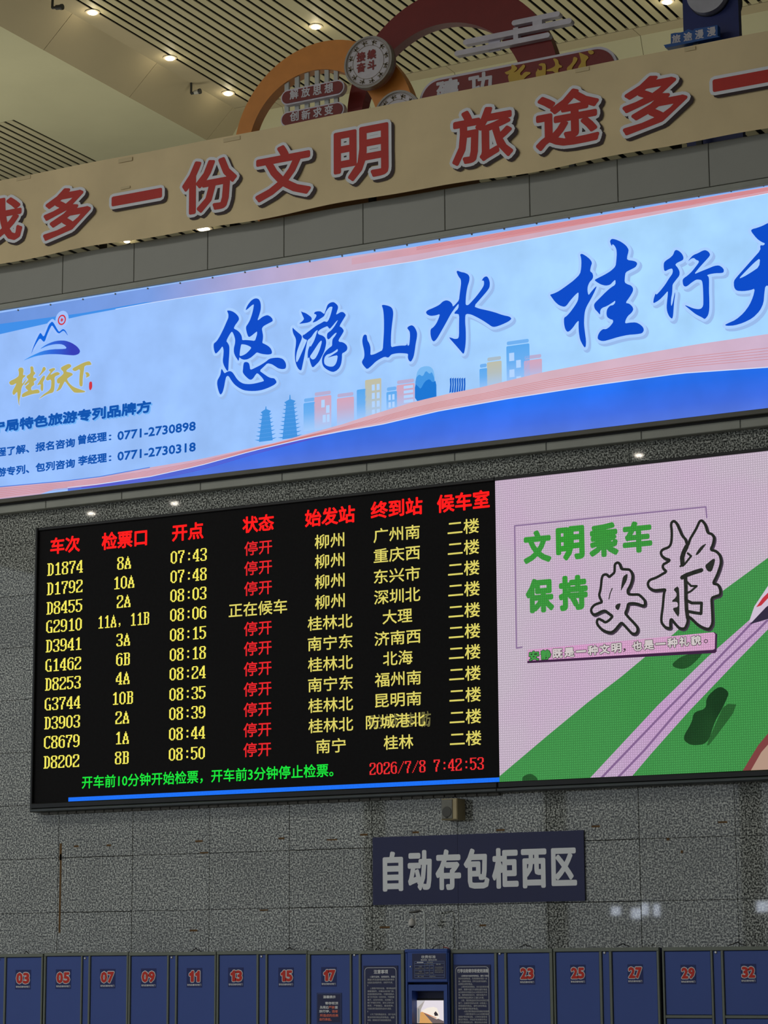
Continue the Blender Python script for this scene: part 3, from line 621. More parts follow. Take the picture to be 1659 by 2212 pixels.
tn = [tr('565 265 590 228 680 205 790 165 885 115 1000 70 1090 60 1150 110 1130 180 1060 260 1020 400 1000 600 1150 640 1260 720 1240 800 1100 900 1020 1000 1100 1150 1280 1350 1500 1520 1560 1600 1400 1640 1200 1560 1000 1400 930 1310 845 1310 825 1450 810 1640 740 1790 600 1930 420 2020 250 2070 110 2078 68 2060 120 2030 280 1960 430 1830 540 1680 610 1520 645 1362 560 1395 420 1415 290 1405 245 1340 240 1220 300 1140 450 970 600 800 752 630 742 535 810 540 840 500 770 475 680 410', 1559, 470, 8.85, YL),
      tr('330 1178 430 1140 580 1050 725 950 745 780 640 860 500 1000', 1559, 470, 8.85, YL)]
for q, (l, k) in enumerate(((you, 8), (you2, 11), (youA, 8), (youB, 11), (shan, 8), (shui, 8), (g1, 8), (g2, 11), (x1_, 8), (x2_, 11), (tn, 8))):
    brush('brush_stroke', l, k=8, halo=.028)
# tour logo, golden title and seal
sh('logo_halo', [[(p.x + .085 * math.cos(t * .35), p.z + .095 * math.sin(t * .35)) for t in range(18)] for p in [P(10 + 940 / 7.541, 660 + 230 / 7.541, YL)]], emit('logo_pale', (160, 194, 252)), 4)
G().strokes(edges([tr('480 700 530 550 580 455 600 450 645 520 690 410 730 310 780 262 810 290 860 380 895 435 865 445 780 330 700 480 640 595 530 610', 10, 660, 7.541, YL, 0)], .028), YL - .006).make('logo_halo', emit('logo_pale', (160, 194, 252)), lb)
LOGOB = emit_grad('logo_blue', [(0, (30, 140, 236)), (.5, (0, 92, 214)), (1, (20, 40, 180))], 'X', -.25, .25)
sh('logo_mountain', [tr('435 810 470 690 530 550 580 455 600 450 645 520 690 410 730 310 780 262 810 290 860 380 895 435 940 395 965 385 1000 410 1045 505 990 430 965 412 935 430 900 460 865 445 820 380 780 320 745 380 700 480 665 585 640 595 585 530 530 610 480 700', 10, 660, 7.541, YL)], emit('logo_mid', (0, 100, 220)), 6)
sh('logo_river', [tr('300 907 450 820 620 745 780 715 1000 710 1018 690 980 650 920 630 820 632 700 660 570 720 680 640 800 590 900 572 1000 575 1100 610 1190 670 1240 740 1220 790 1150 815 1050 810 880 795 700 795 520 825 400 865', 10, 660, 7.541, YL)], LOGOB, 6)
RS = emit('seal_red', (206, 52, 66)); pc = P(10 + 940 / 7.541, 660 + 237 / 7.541, YL)
G().sheet([ell(pc.x, pc.z, .052, .056), ell(pc.x, pc.z, .036, .040)[::-1]], YL - .0085).make('logo_ring', RS, lb)
G().strokes([((pc.x, pc.z, .006), (pc.x + .022 * math.cos(t * .785), pc.z + .024 * math.sin(t * .785), .002)) for t in range(8)], YL - .0085).make('logo_star', RS, lb)
GOLD = emit('print_gold', (184, 172, 92)); GOLDH = emit('gold_halo', (170, 200, 250))
for s_ in ('228 1050 250 1015 300 1015 320 1050 305 1140 350 1135 340 1160 300 1190 290 1290 340 1220 375 1185 330 1270 285 1330 270 1450 245 1560 250 1640 235 1600 218 1480 215 1400 160 1465 135 1440 140 1390 190 1300 200 1265 140 1300 100 1295 78 1255 110 1225 180 1195 240 1150 240 1080',
           '425 1000 460 990 480 1020 480 1075 515 1105 480 1140 470 1180 525 1185 532 1210 480 1240 490 1270 495 1290 440 1330 440 1390 550 1365 580 1400 575 1430 480 1440 380 1470 300 1500 285 1475 300 1440 350 1410 395 1390 350 1350 345 1320 400 1280 410 1250 340 1310 325 1285 400 1210 370 1180 365 1150 430 1110 430 1050',
           '630 1010 660 1000 685 1040 640 1090 570 1155 560 1150 610 1080', '640 1140 668 1150 660 1200 630 1260 640 1290 635 1390 610 1400 590 1350 600 1280 530 1310 580 1230',
           '720 1050 810 1015 838 1040 800 1070 740 1140 860 1080 910 1105 900 1130 820 1160 825 1250 820 1360 800 1420 720 1440 640 1480 555 1535 640 1450 730 1390 765 1340 770 1200 700 1230 675 1190 760 1080 740 1075',
           '920 1020 960 990 1050 950 1090 970 1095 1000 1020 1050 1010 1080 1100 1100 1125 1130 1060 1170 1020 1200 1060 1270 1130 1330 1240 1370 1330 1400 1300 1420 1150 1425 1110 1390 1040 1300 990 1230 960 1290 920 1370 840 1410 880 1350 910 1260 880 1280 860 1250 860 1200 930 1150 970 1110 960 1070 935 1055',
           '1110 1030 1200 980 1300 930 1390 905 1422 950 1420 970 1310 980 1300 1060 1280 1180 1280 1310 1250 1325 1225 1300 1225 1180 1240 1030 1160 1075 1120 1060', '1315 1090 1370 1090 1400 1140 1370 1165 1325 1180 1345 1140'):
    l = [tr(s_, 10, 660, 7.541, YL)]
    G().strokes(edges(l, .009), YL - .006).make('letter_halo', GOLDH, lb); sh('golden_letter', l, GOLD, 6)
sh('red_seal', [tr('1385 1245 1430 1238 1435 1340 1400 1390 1380 1350', 10, 660, 7.541, YL)], RS, 5)
TB = emit('text_blue', (0, 82, 176)); TBL = emit('text_sky', (108, 176, 244))
text('lettering', '南宁局特色旅游专列品牌方', 140, 903, 374, 27, YL, TBL, lb, bold=.055, dx=.10, dz=-.09, lift=.004)
text('lettering', '南宁局特色旅游专列品牌方', 140, 903, 374, 27, YL, TB, lb, bold=.055, lift=.008)
for s_, cx, cy, w, h in (('行程了解、报名咨询', 67, 968, 190, 20), ('曾经理', 200, 946.5, 62, 21), ('：', 238, 945, 6, 12), ('0771-2730898', 338.5, 931, 169, 20),
                         ('旅游专列、包列咨询', 67, 1012, 190, 20), ('李经理', 200, 992, 62, 21), ('：', 238, 990, 6, 12), ('0771-2730318', 338.5, 975.5, 169, 20)):
    text('lettering', s_, cx, cy, w, h, YL, TB, lb, bold=.042)
for i in range(-1, 24):
    p = P(40 + i * 70, ytop(40 + i * 70) + 2, YL)
    G().lathe((p.x, YL - .012, p.z), [(.009, 0), (.009, .012)], 'Y', 8).make('bolt', STEEL, lb)

# ================================================================== BANNER
ban = thing('slogan_banner', (3.6, YB, 9.04), 'long cream cloth banner with big red slogan tied above the grey parapet', 'banner')
BZ0, BZ1 = zk(9.045, KBn), zk(9.955, KBn)
g = G(); n = 120; X0, X1 = -2.6, 10.6
for i in range(n + 1):
    x = X0 + (X1 - X0) * i / n
    sag = .012 * math.sin(x * 1.9 + .6) + .008 * math.sin(x * 4.3)
    for j in range(7):
        z = BZ0 + sag * (1 - j / 6) + (BZ1 - BZ0 + sag * .3) * j / 6
        y = YB - .008 + .004 * math.sin(z * 26 + math.sin(x * 1.3)) * (.4 + .6 * abs(math.sin(x * .7))) + .003 * math.sin(x * 2.7)
        g.v.append((x, y + .02, z))
for i in range(n):
    for j in range(6):
        a = i * 7 + j; g.f.append((a, a + 7, a + 8, a + 1))
g.make('cloth', CREAMB, ban, True)
tape = mat('tape_seam', (212, 194, 152), .7)
for (a, b, w_, h_) in [(270, 345, 30, 8), (50, 384, 30, 8), (270, 405, 20, 5), (500, 300, 36, 8), (1257, 150, 30, 8), (1490, 105, 24, 8)]:
    q = boxof(a, b, w_, h_, YB); G().box(q[0], q[1], YB + .003, YB + .006, q[2], min(q[3], BZ1 - .006)).make('tape_patch', tape, ban)
BO = mat('banner_outline', (226, 230, 238), .6, var=.03); BS = mat('banner_letter_shadow', (40, 12, 16), .6); BR = mat('banner_red', (188, 38, 28), .6, var=.05)
def bch(s, x0, y0, x1, y1, k=.85, h=None):
    cx, cy, w, hh = bb(x0, y0, x1, y1, YB, k); hh = h or hh
    X0, X1, Z0, Z1 = boxof(cx - 2, cy - 2, w - 8, hh - 8, YB); e = .032
    X0 += e; X1 -= e; Z0 += e; Z1 -= e
    b = .017
    sx, sz = .030, -.030
    tgeo(s, X0, X1, Z0, Z1, YB - .0005, b, e, dx=sx, dz=sz).make('letter_shadow', BS, ban)
    tgeo(s, X0, X1, Z0, Z1, YB - .002, b, e).make('letter_outline', BO, ban)
    tgeo(s, X0, X1, Z0, Z1, YB - .0035, b).make('red_letter', BR, ban)
bch('我', -70, 412, 60, 548); bch('多', 87, 388, 208, 534); bch('一', 234, 398, 362, 458, 1, 42); bch('份', 386, 324, 524, 480); bch('文', 544, 294, 684, 452); bch('明', 713, 255, 852, 412)
bch('旅', 968, 212, 1121, 374); bch('途', 1148, 172, 1308, 342); bch('多', 1335, 140, 1499, 308); bch('一', 1530, 136, 1684, 216, 1, 50)

# railing and plinth seen in the slit under the banner
ral = thing('railing', (3.6, .15, 8.56), 'dark steel railing behind the cream banner', 'railing')
for i in range(-2, 8):
    x = P(505, 480, .15).x + i * 1.62
    G().box(x - .03, x + .03, .12, .18, 8.56, 9.95).make('post', STEELD, ral)
for z in (9.5, 9.9): G().tube([(-2.9, .15, z), (10.2, .15, z)], .022).make('rail', STEELD, ral)

pth = thing('display_plinth', (3.2, .9, ZMZ := 8.75), 'brown plinth behind the banner carrying the decorations', 'plinth')
pa, pb = P(560, 470, .75).x, P(1005, 392, .75).x
G().box(pa, pb, .75, 1.08, 8.75, 9.95, .01).make('box', mat('plinth_brown', (150, 112, 78), .6), pth)
G().box(pa - .02, pb + .02, .73, 1.1, 9.95, 10.0, .005).make('top_board', mat('plinth_top', (120, 92, 66), .6), pth)

# ================================================================== DEPARTURE BOARD AND VIDEO SCREEN
YD = -.10
SPX = P(1074, 1366, YD).x
bd = thing('departure_board', (2.3, YD, LED_Z0), 'black LED train departure board with yellow and red rows on the granite wall', 'departure board')
FRM = mat('black_frame', (30, 32, 34), .35, .4)
bx0, bx1 = -.275, SPX
G().box(bx0 + .03, bx1, YD, -.004, LED_Z0 + .09, LED_Z1 - .03).make('led_face', mat('led_black', (20, 20, 22), .75, var=.2, scale=40, spec=.15), bd)
G().box(bx0, bx0 + .03, YD - .03, -.004, LED_Z0, LED_Z1, .006).make('frame_side', FRM, bd)
G().box(bx0 + .03, bx1, YD - .02, -.004, LED_Z1 - .03, LED_Z1, .004).make('frame_top', FRM, bd)
G().box(bx0 + .03, bx1, YD - .05, -.004, LED_Z0 + .03, LED_Z0 + .09, .01).make('frame_bottom', FRM, bd)
G().box(bx0 + .03, bx1, YD - .07, -.004, LED_Z0, LED_Z0 + .03, .006).make('frame_ledge', mat('frame_grey', (70, 76, 78), .4, .4), bd)
for i in range(46):
    x = bx0 + .08 + i * .112
    G().box(x, x + .1, -.05, -.003, LED_Z0 - .022, LED_Z0 - .002).make('mounting_foam', mat('mount_grey', (120, 120, 116), .8, var=.2), bd) if x < bx1 else None
LR = emit('led_red', (255, 20, 20), 1.1); LR2 = emit('led_red_row', (236, 34, 40), .95); LY = emit('led_yellow', (252, 240, 96), 1.0); LY2 = emit('led_amber', (226, 214, 104), .95)
LG = emit('led_green', (20, 236, 60), .95); LBl = emit('led_blue', (22, 112, 246), 1.0, var=.06, scale=60); LGH = emit('led_ghost', (110, 106, 60), 1)
for s_, cx, cy, w, h in (('车次', 141, 1177, 64, 36), ('检票口', 269, 1165, 98, 38), ('开点', 406, 1148.5, 68, 37), ('状态', 558, 1131, 68, 36), ('始发站', 713, 1115, 108, 38), ('终到站', 857, 1097.5, 112, 38), ('候车室', 1001, 1083, 114, 40)):
    text('header', s_, cx, cy, w, h, YD, LR, bd, bold=.03)
trn = ['D1874', 'D1792', 'D8455', 'G2910', 'D3941', 'G1462', 'D8253', 'G3744', 'D3903', 'C8679', 'D8202']
gate = ['8A', '10A', '2A', '11A, 11B', '3A', '6B', '4A', '10B', '2A', '1A', '8B']
tim = ['07:43', '07:48', '08:03', '08:06', '08:15', '08:18', '08:24', '08:35', '08:39', '08:44', '08:50']
sta = ['停开'] * 3 + ['正在候车'] + ['停开'] * 7
frm = ['柳州'] * 4 + ['桂林北', '南宁东', '桂林北', '南宁东', '桂林北', '桂林北', '南宁']
to = ['广州南', '重庆西', '东兴市', '深圳北', '大理', '济南西', '北海', '福州南', '昆明南', '防城港北', '桂林']
Yc = dict(t=[1227, 1269, 1311, 1351, 1393, 1435, 1476, 1519, 1560, 1602, 1645], g=[1216, 1258, 1299, 1340, 1382, 1424, 1465, 1508, 1550, 1594, 1637],
          m=[1201, 1243, 1284, 1326, 1369, 1412, 1454, 1498, 1540, 1584, 1628], s=[1183, 1226, 1270, 1314, 1357, 1400, 1444, 1488, 1532, 1576, 1619],
          f=[1168, 1211, 1255, 1299, 1344, 1388, 1433, 1477, 1522, 1566, 1611], o=[1153, 1197, 1242, 1287, 1331, 1377, 1421, 1466, 1511, 1557, 1603],
          r=[1138, 1183, 1228, 1273, 1319, 1364, 1409, 1455, 1501, 1548, 1595])
for i in range(11):
    u = i / 10
    bitmap('train_number', trn[i], 141 - 8 * u, Yc['t'][i], 77, 27, YD, LY, bd)
    bitmap('gate', gate[i], 268.5 - 5 * u, Yc['g'][i], (15.4 if len(gate[i]) < 5 else 14) * len(gate[i]) - 1, 27, YD, LY, bd)
    bitmap('time', tim[i], 408 - 4 * u, Yc['m'][i], 78, 27, YD, LY, bd)
    n = len(sta[i]); text('status', sta[i], 558 - 2 * u, Yc['s'][i], 60 if n == 2 else 126, 31, YD, LR2 if n == 2 else LY2, bd, bold=.012)
    n = len(frm[i]); text('origin', frm[i], 712 + 3 * u, Yc['f'][i], 32 * n if n == 2 else 97, 31, YD, LY2, bd, bold=.012)
    n = len(to[i]); text('destination', to[i], (857 + 4 * u) - (6 if n == 4 else 0), Yc['o'][i], {2: 64, 3: 100, 4: 128}[n], 31, YD, LY2, bd, bold=.012)
    text('waiting_room', '二楼', 1001 + 5 * u, Yc['r'][i], 68, 32, YD, LY2, bd, bold=.012)
text('destination', '防城港北', 864, 1556, 128, 31, YD, LGH, bd, bold=.005, lift=.0012)
text('destination', '防', 921, 1553, 20, 34, YD, LGH, bd, bold=.008, lift=.0012)
text('notice_line', '开车前10分钟开始检票，开车前3分钟停止检票。', 449, 1677, 543, 29, YD, LG, bd, bold=.014)
bitmap('clock', '2026/7/8 7:42:53', 922, 1655, 247, 26, YD, emit('led_clock', (244, 44, 48)), bd)
q = px([(148, 1724), (148, 1740), (1079, 1695), (1079, 1678)], YD); zb, zt = (q[1][1] + q[2][1]) / 2, (q[0][1] + q[3][1]) / 2
G().sheet([[(q[0][0], zb), (SPX, zb), (SPX, zt), (q[0][0], zt)]], YD - .002).make('blue_strip', LBl, bd)

vs = thing('video_screen', (6.4, YD, LED_Z0), 'big LED video screen showing a quiet travel notice beside a railway picture', 'video screen')
VX1 = 9.4; vz0, vz1 = P(1079, 1695, YD).z, LED_Z1 - .03
vz1 = P(1069, 1038, YD).z
G().box(SPX + .002, VX1, YD + .004, -.004, LED_Z0 + .09, LED_Z1 - .03).make('led_cabinet', BLACK, vs)
G().sheet([[(SPX + .002, vz0), (VX1, vz0), (VX1, vz1), (SPX + .002, vz1)]], YD).make('led_picture', led_mat('led_pink', (200, 184, 200), tint=(1, .9, 1)), vs)
G().box(SPX + .002, VX1, YD - .02, -.004, LED_Z1 - .03, LED_Z1, .004).make('frame_top', FRM, vs)
G().box(SPX + .002, VX1, YD - .05, -.004, LED_Z0 + .03, LED_Z0 + .09, .01).make('frame_bottom', FRM, vs)
G().box(SPX + .002, VX1, YD - .07, -.004, LED_Z0, LED_Z0 + .03, .006).make('frame_ledge', MATS['frame_grey'], vs)
VG = led_mat('led_field_green', (66, 148, 76), .5, tint=(.9, .96, .9)); VR = led_mat('led_track_pink', (196, 170, 200)); VD = emit('led_dark_green', (26, 58, 34), .9); VI = emit('led_indigo', (70, 44, 90))
def vsh(name, l, m, k, it=0): G().sheet([px(chaikin(l, it) if it else l, YD)], YD - .0015 * k).make(name, m, vs)
bz = lambda x: 1695 - (x - 1079) * .0259
vsh('field_picture', [(1079, 1695), (1079, 1677), (1183, 1589), (1269, 1518), (1342, 1462), (1396, 1417), (1457, 1368), (1540, 1292), (1659, 1205), (1800, 1085), (1800, 1676), (1659, 1680)], VG, 1)
vsh('track_picture', [(1266, 1690), (1421, 1524), (1529, 1419), (1623, 1336), (1700, 1262), (1700, 1318), (1594, 1426), (1490, 1535), (1407, 1628), (1357, 1687)], VR, 2)
for l in ([(1296, 1684), (1367, 1610), (1439, 1535), (1555, 1419), (1623, 1347), (1700, 1278)], [(1330, 1685), (1392, 1621), (1457, 1545), (1565, 1430), (1638, 1361), (1700, 1296)]):
    G().strokes(path(px(l, YD), .010), YD - .0045).make('rail_picture', emit('led_violet_grey', (130, 98, 142)), vs)
VT = led_mat('led_tree', (34, 84, 40), .4, tint=(.4, .45, .5))
for s_ in ('1370 500 1430 540 1405 600 1380 650 1340 720 1300 850 1200 862 1145 820 1205 720 1215 660 1290 640 1290 570', '1085 370 1150 320 1285 296 1200 385 1150 405 1095 392', '190 1082 190 1045 240 1025 280 1052 282 1078'):
    G().sheet([tr(s_, 1060, 1300, 2.77, YD, 2)], YD - .003).make('tree_picture', VT, vs)
G().sheet([tr('1400 610 1490 615 1310 858 1290 860 1350 720', 1060, 1300, 2.77, YD, 1)], YD - .0028).make('shade_picture', led_mat('led_shade', (44, 104, 50), .4, tint=(.8, .8, .8)), vs)
G().sheet([tr('1500 1025 1600 860 1700 740 1700 1020', 1060, 1300, 2.77, YD, 0)], YD - .003).make('house_picture', emit('led_brick', (124, 62, 62)), vs)
G().sheet([tr('1550 1022 1620 900 1700 810 1700 1016', 1060, 1300, 2.77, YD, 0)], YD - .004).make('house_picture', emit('led_sand', (176, 146, 128)), vs)
G().sheet([px([(1618, 1345), (1630, 1310), (1662, 1262), (1720, 1225), (1720, 1300), (1660, 1338)], YD)], YD - .006).make('train_picture', emit('led_train_white', (206, 190, 210)), vs)
G().sheet([px([(1620, 1349), (1655, 1312), (1720, 1262), (1720, 1292), (1664, 1336)], YD)], YD - .0065).make('train_picture', emit('led_train_dark', (48, 40, 62)), vs)
G().sheet([px([(1634, 1312), (1648, 1292), (1662, 1278), (1662, 1290), (1645, 1308)], YD)], YD - .007).make('train_picture', emit('led_train_red', (190, 50, 60)), vs)
FR = emit('led_frame_line', (138, 112, 150))
G().strokes(path(px([(1128, 1398), (1116, 1400), (1112, 1136), (1525, 1095), (1527, 1118)], YD), .007), YD - .003).make('thin_frame', FR, vs)
VGT = led_mat('led_text_green', (62, 144, 66), .4, tint=(.7, 1.15, .6))
for s_, b in (('文', (1131, 1143, 1191, 1219)), ('明', (1201, 1134, 1263, 1213)), ('乘', (1273, 1127, 1336, 1206)), ('车', (1345, 1123, 1409, 1197)), ('保', (1136, 1247, 1197, 1326)), ('持', (1207, 1240, 1270, 1321))):
    text('green_letter', s_, *bb(*b, YD), YD, VGT, vs, bold=.05, lift=.003)
# big outlined words
DK = emit('led_outline', (38, 40, 36)); PKF = led_mat('led_letter_fill', (200, 184, 200), tint=(1, .9, 1))
def outl(contour, ox, oy, k, blobs, lines, r=.0125):
    c = tr(contour, ox, oy, k, YD, 2)
    G().strokes([((a[0] + .010, a[1] - .012, a[2]), (b[0] + .010, b[1] - .012, b[2])) for a, b in edges([c], r)], YD - .0062).make('letter_shadow', emit('led_soft_shadow', (66, 56, 70)), vs)
    G().sheet([c], YD - .0075).make('letter_fill', PKF, vs)
    g = G().strokes(edges([c], r), YD - .009)
    for b in blobs: g.sheet([tr(b, ox, oy, k, YD, 1)], YD - .009)
    for w, l in lines: g.strokes(path(tr_open(l, ox, oy, k, YD), w), YD - .009)
    g.make('letter_outline', DK, vs)
def tr_open(s, ox, oy, k, Y):
    n = [float(t) for t in s.split()]; return px([(ox + n[i] / k, oy + n[i + 1] / k) for i in range(0, len(n), 2)], Y)
outl('590 600 640 555 690 570 720 650 735 700 830 705 910 710 960 770 980 850 965 960 920 1080 870 1150 880 1245 980 1255 1110 1250 1180 1310 1245 1380 1250 1480 1200 1500 1100 1460 990 1440 880 1450 870 1520 840 1610 815 1660 900 1760 1000 1860 1085 1960 1090 2050 1040 2110 960 2100 880 2010 790 1910 735 1860 680 1920 600 2020 520 2080 430 2070 320 2020 240 1940 200 1870 210 1800 250 1780 330 1820 380 1860 450 1830 530 1750 540 1720 460 1660 380 1600 300 1620 170 1690 110 1680 75 1610 90 1540 160 1470 250 1440 320 1420 280 1350 250 1260 275 1180 295 1050 305 920 330 830 420 810 470 880 520 830 585 780 590 690', 1270, 1160, 10.053,
     ['865 795 872 850 850 960 790 1060 720 1190 730 1080 750 960 770 860', '725 1440 705 1520 670 1600 610 1560 600 1500 650 1450'], [(.005, '535 1120 490 1230 465 1350')])
outl('490 170 540 125 590 160 640 270 690 390 750 450 775 540 800 560 830 450 880 370 950 250 1000 130 1050 120 1110 210 1140 340 1220 360 1260 420 1240 540 1190 640 1290 660 1360 730 1385 850 1350 980 1300 1110 1230 1240 1330 1250 1370 1350 1365 1440 1290 1460 1210 1490 1215 1600 1225 1780 1230 1950 1170 2050 1060 2020 960 1960 860 1860 790 1810 790 1920 740 2040 640 2030 560 1940 490 1850 480 1960 490 2030 400 2020 330 1940 320 1860 350 1640 370 1390 400 1340 300 1350 190 1360 100 1310 80 1230 120 1170 240 1130 340 1070 420 1025 350 970 350 900 430 860 480 820 400 800 330 750 310 680 350 630 450 600 500 530 510 330', 1390, 1110, 8.195,
     ['1130 520 1030 570 960 660 920 740 980 720 1060 620', '1280 800 1230 800 1160 860 1090 920 1140 1020 1210 1030 1250 930', '630 1270 530 1340 590 1400 590 1470 490 1560 610 1560 620 1650 520 1670 560 1750 640 1850 645 1500'],
     [(.022, '770 580 720 680 690 780 700 900'), (.010, '790 700 850 750 740 890 660 930'), (.020, '1030 1000 900 1040 760 1090 690 1130'), (.018, '750 1130 758 1300 760 1500 770 1700 790 1850'), (.010, '770 1200 850 1280 950 1280 850 1370 770 1410'), (.014, '780 1540 860 1580 1035 1580 1025 1770 900 1750 790 1730')])
G().sheet([px([(1140, 1433), (1141, 1408), (1544, 1366), (1550, 1370), (1549, 1408), (1545, 1411)], YD)], YD - .010).make('caption_shadow', emit('led_caption_dark', (60, 30, 64)), vs)
G().sheet([px([(1140, 1428), (1141, 1404), (1542, 1366), (1546, 1370), (1545, 1402), (1541, 1404)], YD)], YD - .0115).make('caption_bar', led_mat('led_caption', (214, 166, 200)), vs)
cap = '安静既是一种文明，也是一种礼貌。'
for k, ch in enumerate(cap):
    if ch == '，': text('caption_letter', ch, 1350, 1405, 6, 8, YD, DK, vs, lift=.0135); continue
    cx = 1155 + k * 26 - (6 if k > 7 else 0) - (k * .6); cy = 1417 - (cx - 1155) * .095
    if ch == '。': text('caption_letter', ch, cx - 4, cy + 4, 9, 9, YD, DK, vs, lift=.0135); continue
    hh = 21 if ch != '一' else 4
    text('caption_outline', ch, cx, cy, 22, hh, YD, DK, vs, bold=.05, extra=.05 if hh > 9 else .3, lift=.0135, res=1)
    text('caption_letter', ch, cx, cy, 22, hh, YD, emit('led_caption_green', (66, 150, 70)) if k < 2 else emit('led_caption_white', (206, 196, 196)), vs, bold=.04, lift=.015, res=1)

# ================================================================== BLUE SIGN, SPEAKER
YS = -.022
sg = thing('locker_area_sign', (4.7, YS, 2.36), 'flat navy sign with seven pale characters on the granite below the screen', 'sign')
sx0, sx1 = P(805, 1882, YS).x, P(1262, 1870, YS).x; sz0, sz1 = P(805, 1955, YS).z, P(805, 1809, YS).z
xm = P(990, 1950, YS).x
G().box(sx0, xm - .001, YS, -.001, sz0, sz1).make('sign_panel', NAVY, sg); G().box(xm + .001, sx1, YS, -.001, sz0, sz1).make('sign_panel', NAVY, sg)
SW = mat('sign_letter_grey', (236, 242, 248), .6, var=.03)
for s_, b in (('自', (827, 1839, 871, 1926)), ('动', (881, 1836, 933, 1924)), ('存', (941, 1834, 996, 1923)), ('包', (1002, 1832, 1057, 1920)), ('柜', (1063, 1831, 1120, 1920)), ('西', (1126, 1833, 1181, 1919)), ('区', (1191, 1831, 1246, 1914))):
    text('letter', s_, *bb(*b, YS, .6), YS, SW, sg, bold=.037)
sp = thing('wall_speaker', (4.25, -.16, 3.2), 'small beige wall speaker with grey grille below the departure board', 'speaker')
q = boxof(966, 1748, 26, 46, -.17)
G().box(q[0], q[1] + .04, -.17, -.004, q[2], q[3], .008).make('body', mat('beige_plastic', (176, 164, 128), .5), sp)
G().box(q[0] + .006, q[1] - .006, -.178, -.169, q[2] + .01, q[3] - .008, .004).make('grille', mat('grille_grey', (122, 124, 118), .7, var=.12, scale=90), sp)
G().lathe(((q[0] + q[1]) / 2, -.183, q[2] + .072), [(.045, 0), (.05, .004)], 'Y', 20).make('cone', mat('cone_grey', (84, 86, 84), .7), sp)
G().box((q[0] + q[1]) / 2 - .012, (q[0] + q[1]) / 2 + .012, -.184, -.177, q[2] + .018, q[2] + .026).make('badge', BLACK, sp)

# ================================================================== LOCKERS
YK = -.55
def XK(a, y=2120): return P(a, y, YK).x
def ZK(a, x=830): return P(x, a, YK).z
def sticker(door, cx, cy, num, w=33, h=42, Y=YK + .012):
    q = boxof(cx, cy, w, h, Y)
    G().box(q[0], q[1], Y - .002, Y, q[2], q[3]).make('number_sticker', SBLUE, door)
    w_ = 22 if num == '11' else w - 4
    for k, ch in enumerate(num):
        dw = 10 if ch == '1' else 14; c0 = cx + (k - .5) * 14.6 + (1.5 if ch == '1' and k == 0 else 0)
        text('digit_outline', ch, c0, cy - 3, dw, 24, Y, WHITE, door, bold=.062, extra=.07, lift=.004)
        text('digit', ch, c0, cy - 3, dw, 24, Y, REDT, door, bold=.062, lift=.006)
    text('caption', '取包后请关好柜门', cx, cy + 15.5, w - 3, 4.2, Y, WHITE, door, bold=.03, lift=.004, res=1)
def door(unit, a, b, zt, zb, Y=YK + .012):
    x0, x1 = XK(a), XK(b)
    return G().box(x0 + .003, x1 - .003, Y, Y + .02, zb + .003, zt - .003, .004).make('door', LBLUE, unit)
def unit(a, b, ytop_, fr, parts, label, split=None):
    """cabinet: outer frame, posts, doors (d) and narrow lock strips (s) between pixel columns"""
    x0, x1 = XK(a), XK(b); zt = ZK(ytop_, (a + b) / 2)
    t = thing('locker_cabinet', ((x0 + x1) / 2, -.3, 0), label, 'locker', 'luggage locker cabinets in a row')
    G().box(x0 + .004, x1 - .004, YK + .034, -.012, .02, zt - .006).make('carcass', mat('carcass_blue', (34, 48, 96), .5), t)
    f = G(); e = .020
    ps = sorted([x0, x1] + [XK(v) for p in parts for v in p[1:3]])
    zd = zt - .032
    G().box(x0, x1, YK, YK + .034, zd, zt, .004).make('top_rail', STEEL, t)
    G().box(x0, x1, YK, YK + .034, 0, .08, .004).make('plinth', STEEL, t)
    spans = [(XK(p[1]), XK(p[2])) for p in parts]; posts = []; cur = x0
    for u0, u1 in spans: posts.append((cur, u0)); cur = u1
    posts.append((cur, x1))
    for u0, u1 in posts:
        if u1 - u0 > .004: G().box(u0, u1, YK, YK + .034, .08, zd, .003).make('post', STEEL, t)
    rows = [zd, 1.28 if not split else ZK(2196, a), .68, .08] if split else [zd, .98, .08]
    for p in parts:
        if p[0] == 's':
            s = G().box(XK(p[1]) + .003, XK(p[2]) - .003, YK + .012, YK + .032, .083, zd - .003, .003).make('lock_strip', LBLUE, t)
            kx = (XK(p[1]) + XK(p[2])) / 2 - .01; kz = P(p[1], p[3], YK).z
            G().lathe((kx, YK + .004, kz), [(.008, 0), (.013, .004), (.013, .008)], 'Y', 12).make('key_lock', mat('chrome', (190, 190, 190), .25, .9), s)
        else:
            for r0, r1 in zip(rows, rows[1:]):
                d = door(t, p[1], p[2], r0 - (.0 if r0 == zd else .012), r1 + (.012 if r1 > .1 else 0))
                if r0 == zd and len(p) > 3 and p[3]:
                    sticker(d, p[4], p[5], p[3])
            for r in rows[1:-1]:
                G().box(XK(p[1]), XK(p[2]), YK + .002, YK + .030, r - .012, r + .012, .003).make('cross_rail', STEEL, t)
    return t, zt
U0, z = unit(-92, 91.5, 2061, 0, [('d', -88, -16, '01', -52, 2118), ('s', -12, 8, 2072), ('d', 12, 88, '03', 50, 2116)], 'blue locker cabinet at the left edge with door number 03')
U1, z = unit(94, 276, 2057.5, 0, [('d', 98, 173.6, '05', 137, 2115), ('s', 177, 190, 2070), ('d', 194, 272.5, '07', 232.5, 2114)], 'blue locker cabinet with doors numbered 05 and 07, second from the left edge')
U2, z = unit(277, 466, 2056.5, 0, [('d', 281, 360, '09', 321, 2113), ('s', 364, 378, 2068), ('d', 382, 462.5, '11', 420, 2112)], 'blue locker cabinet with doors numbered 09 and 11, third from the left edge')
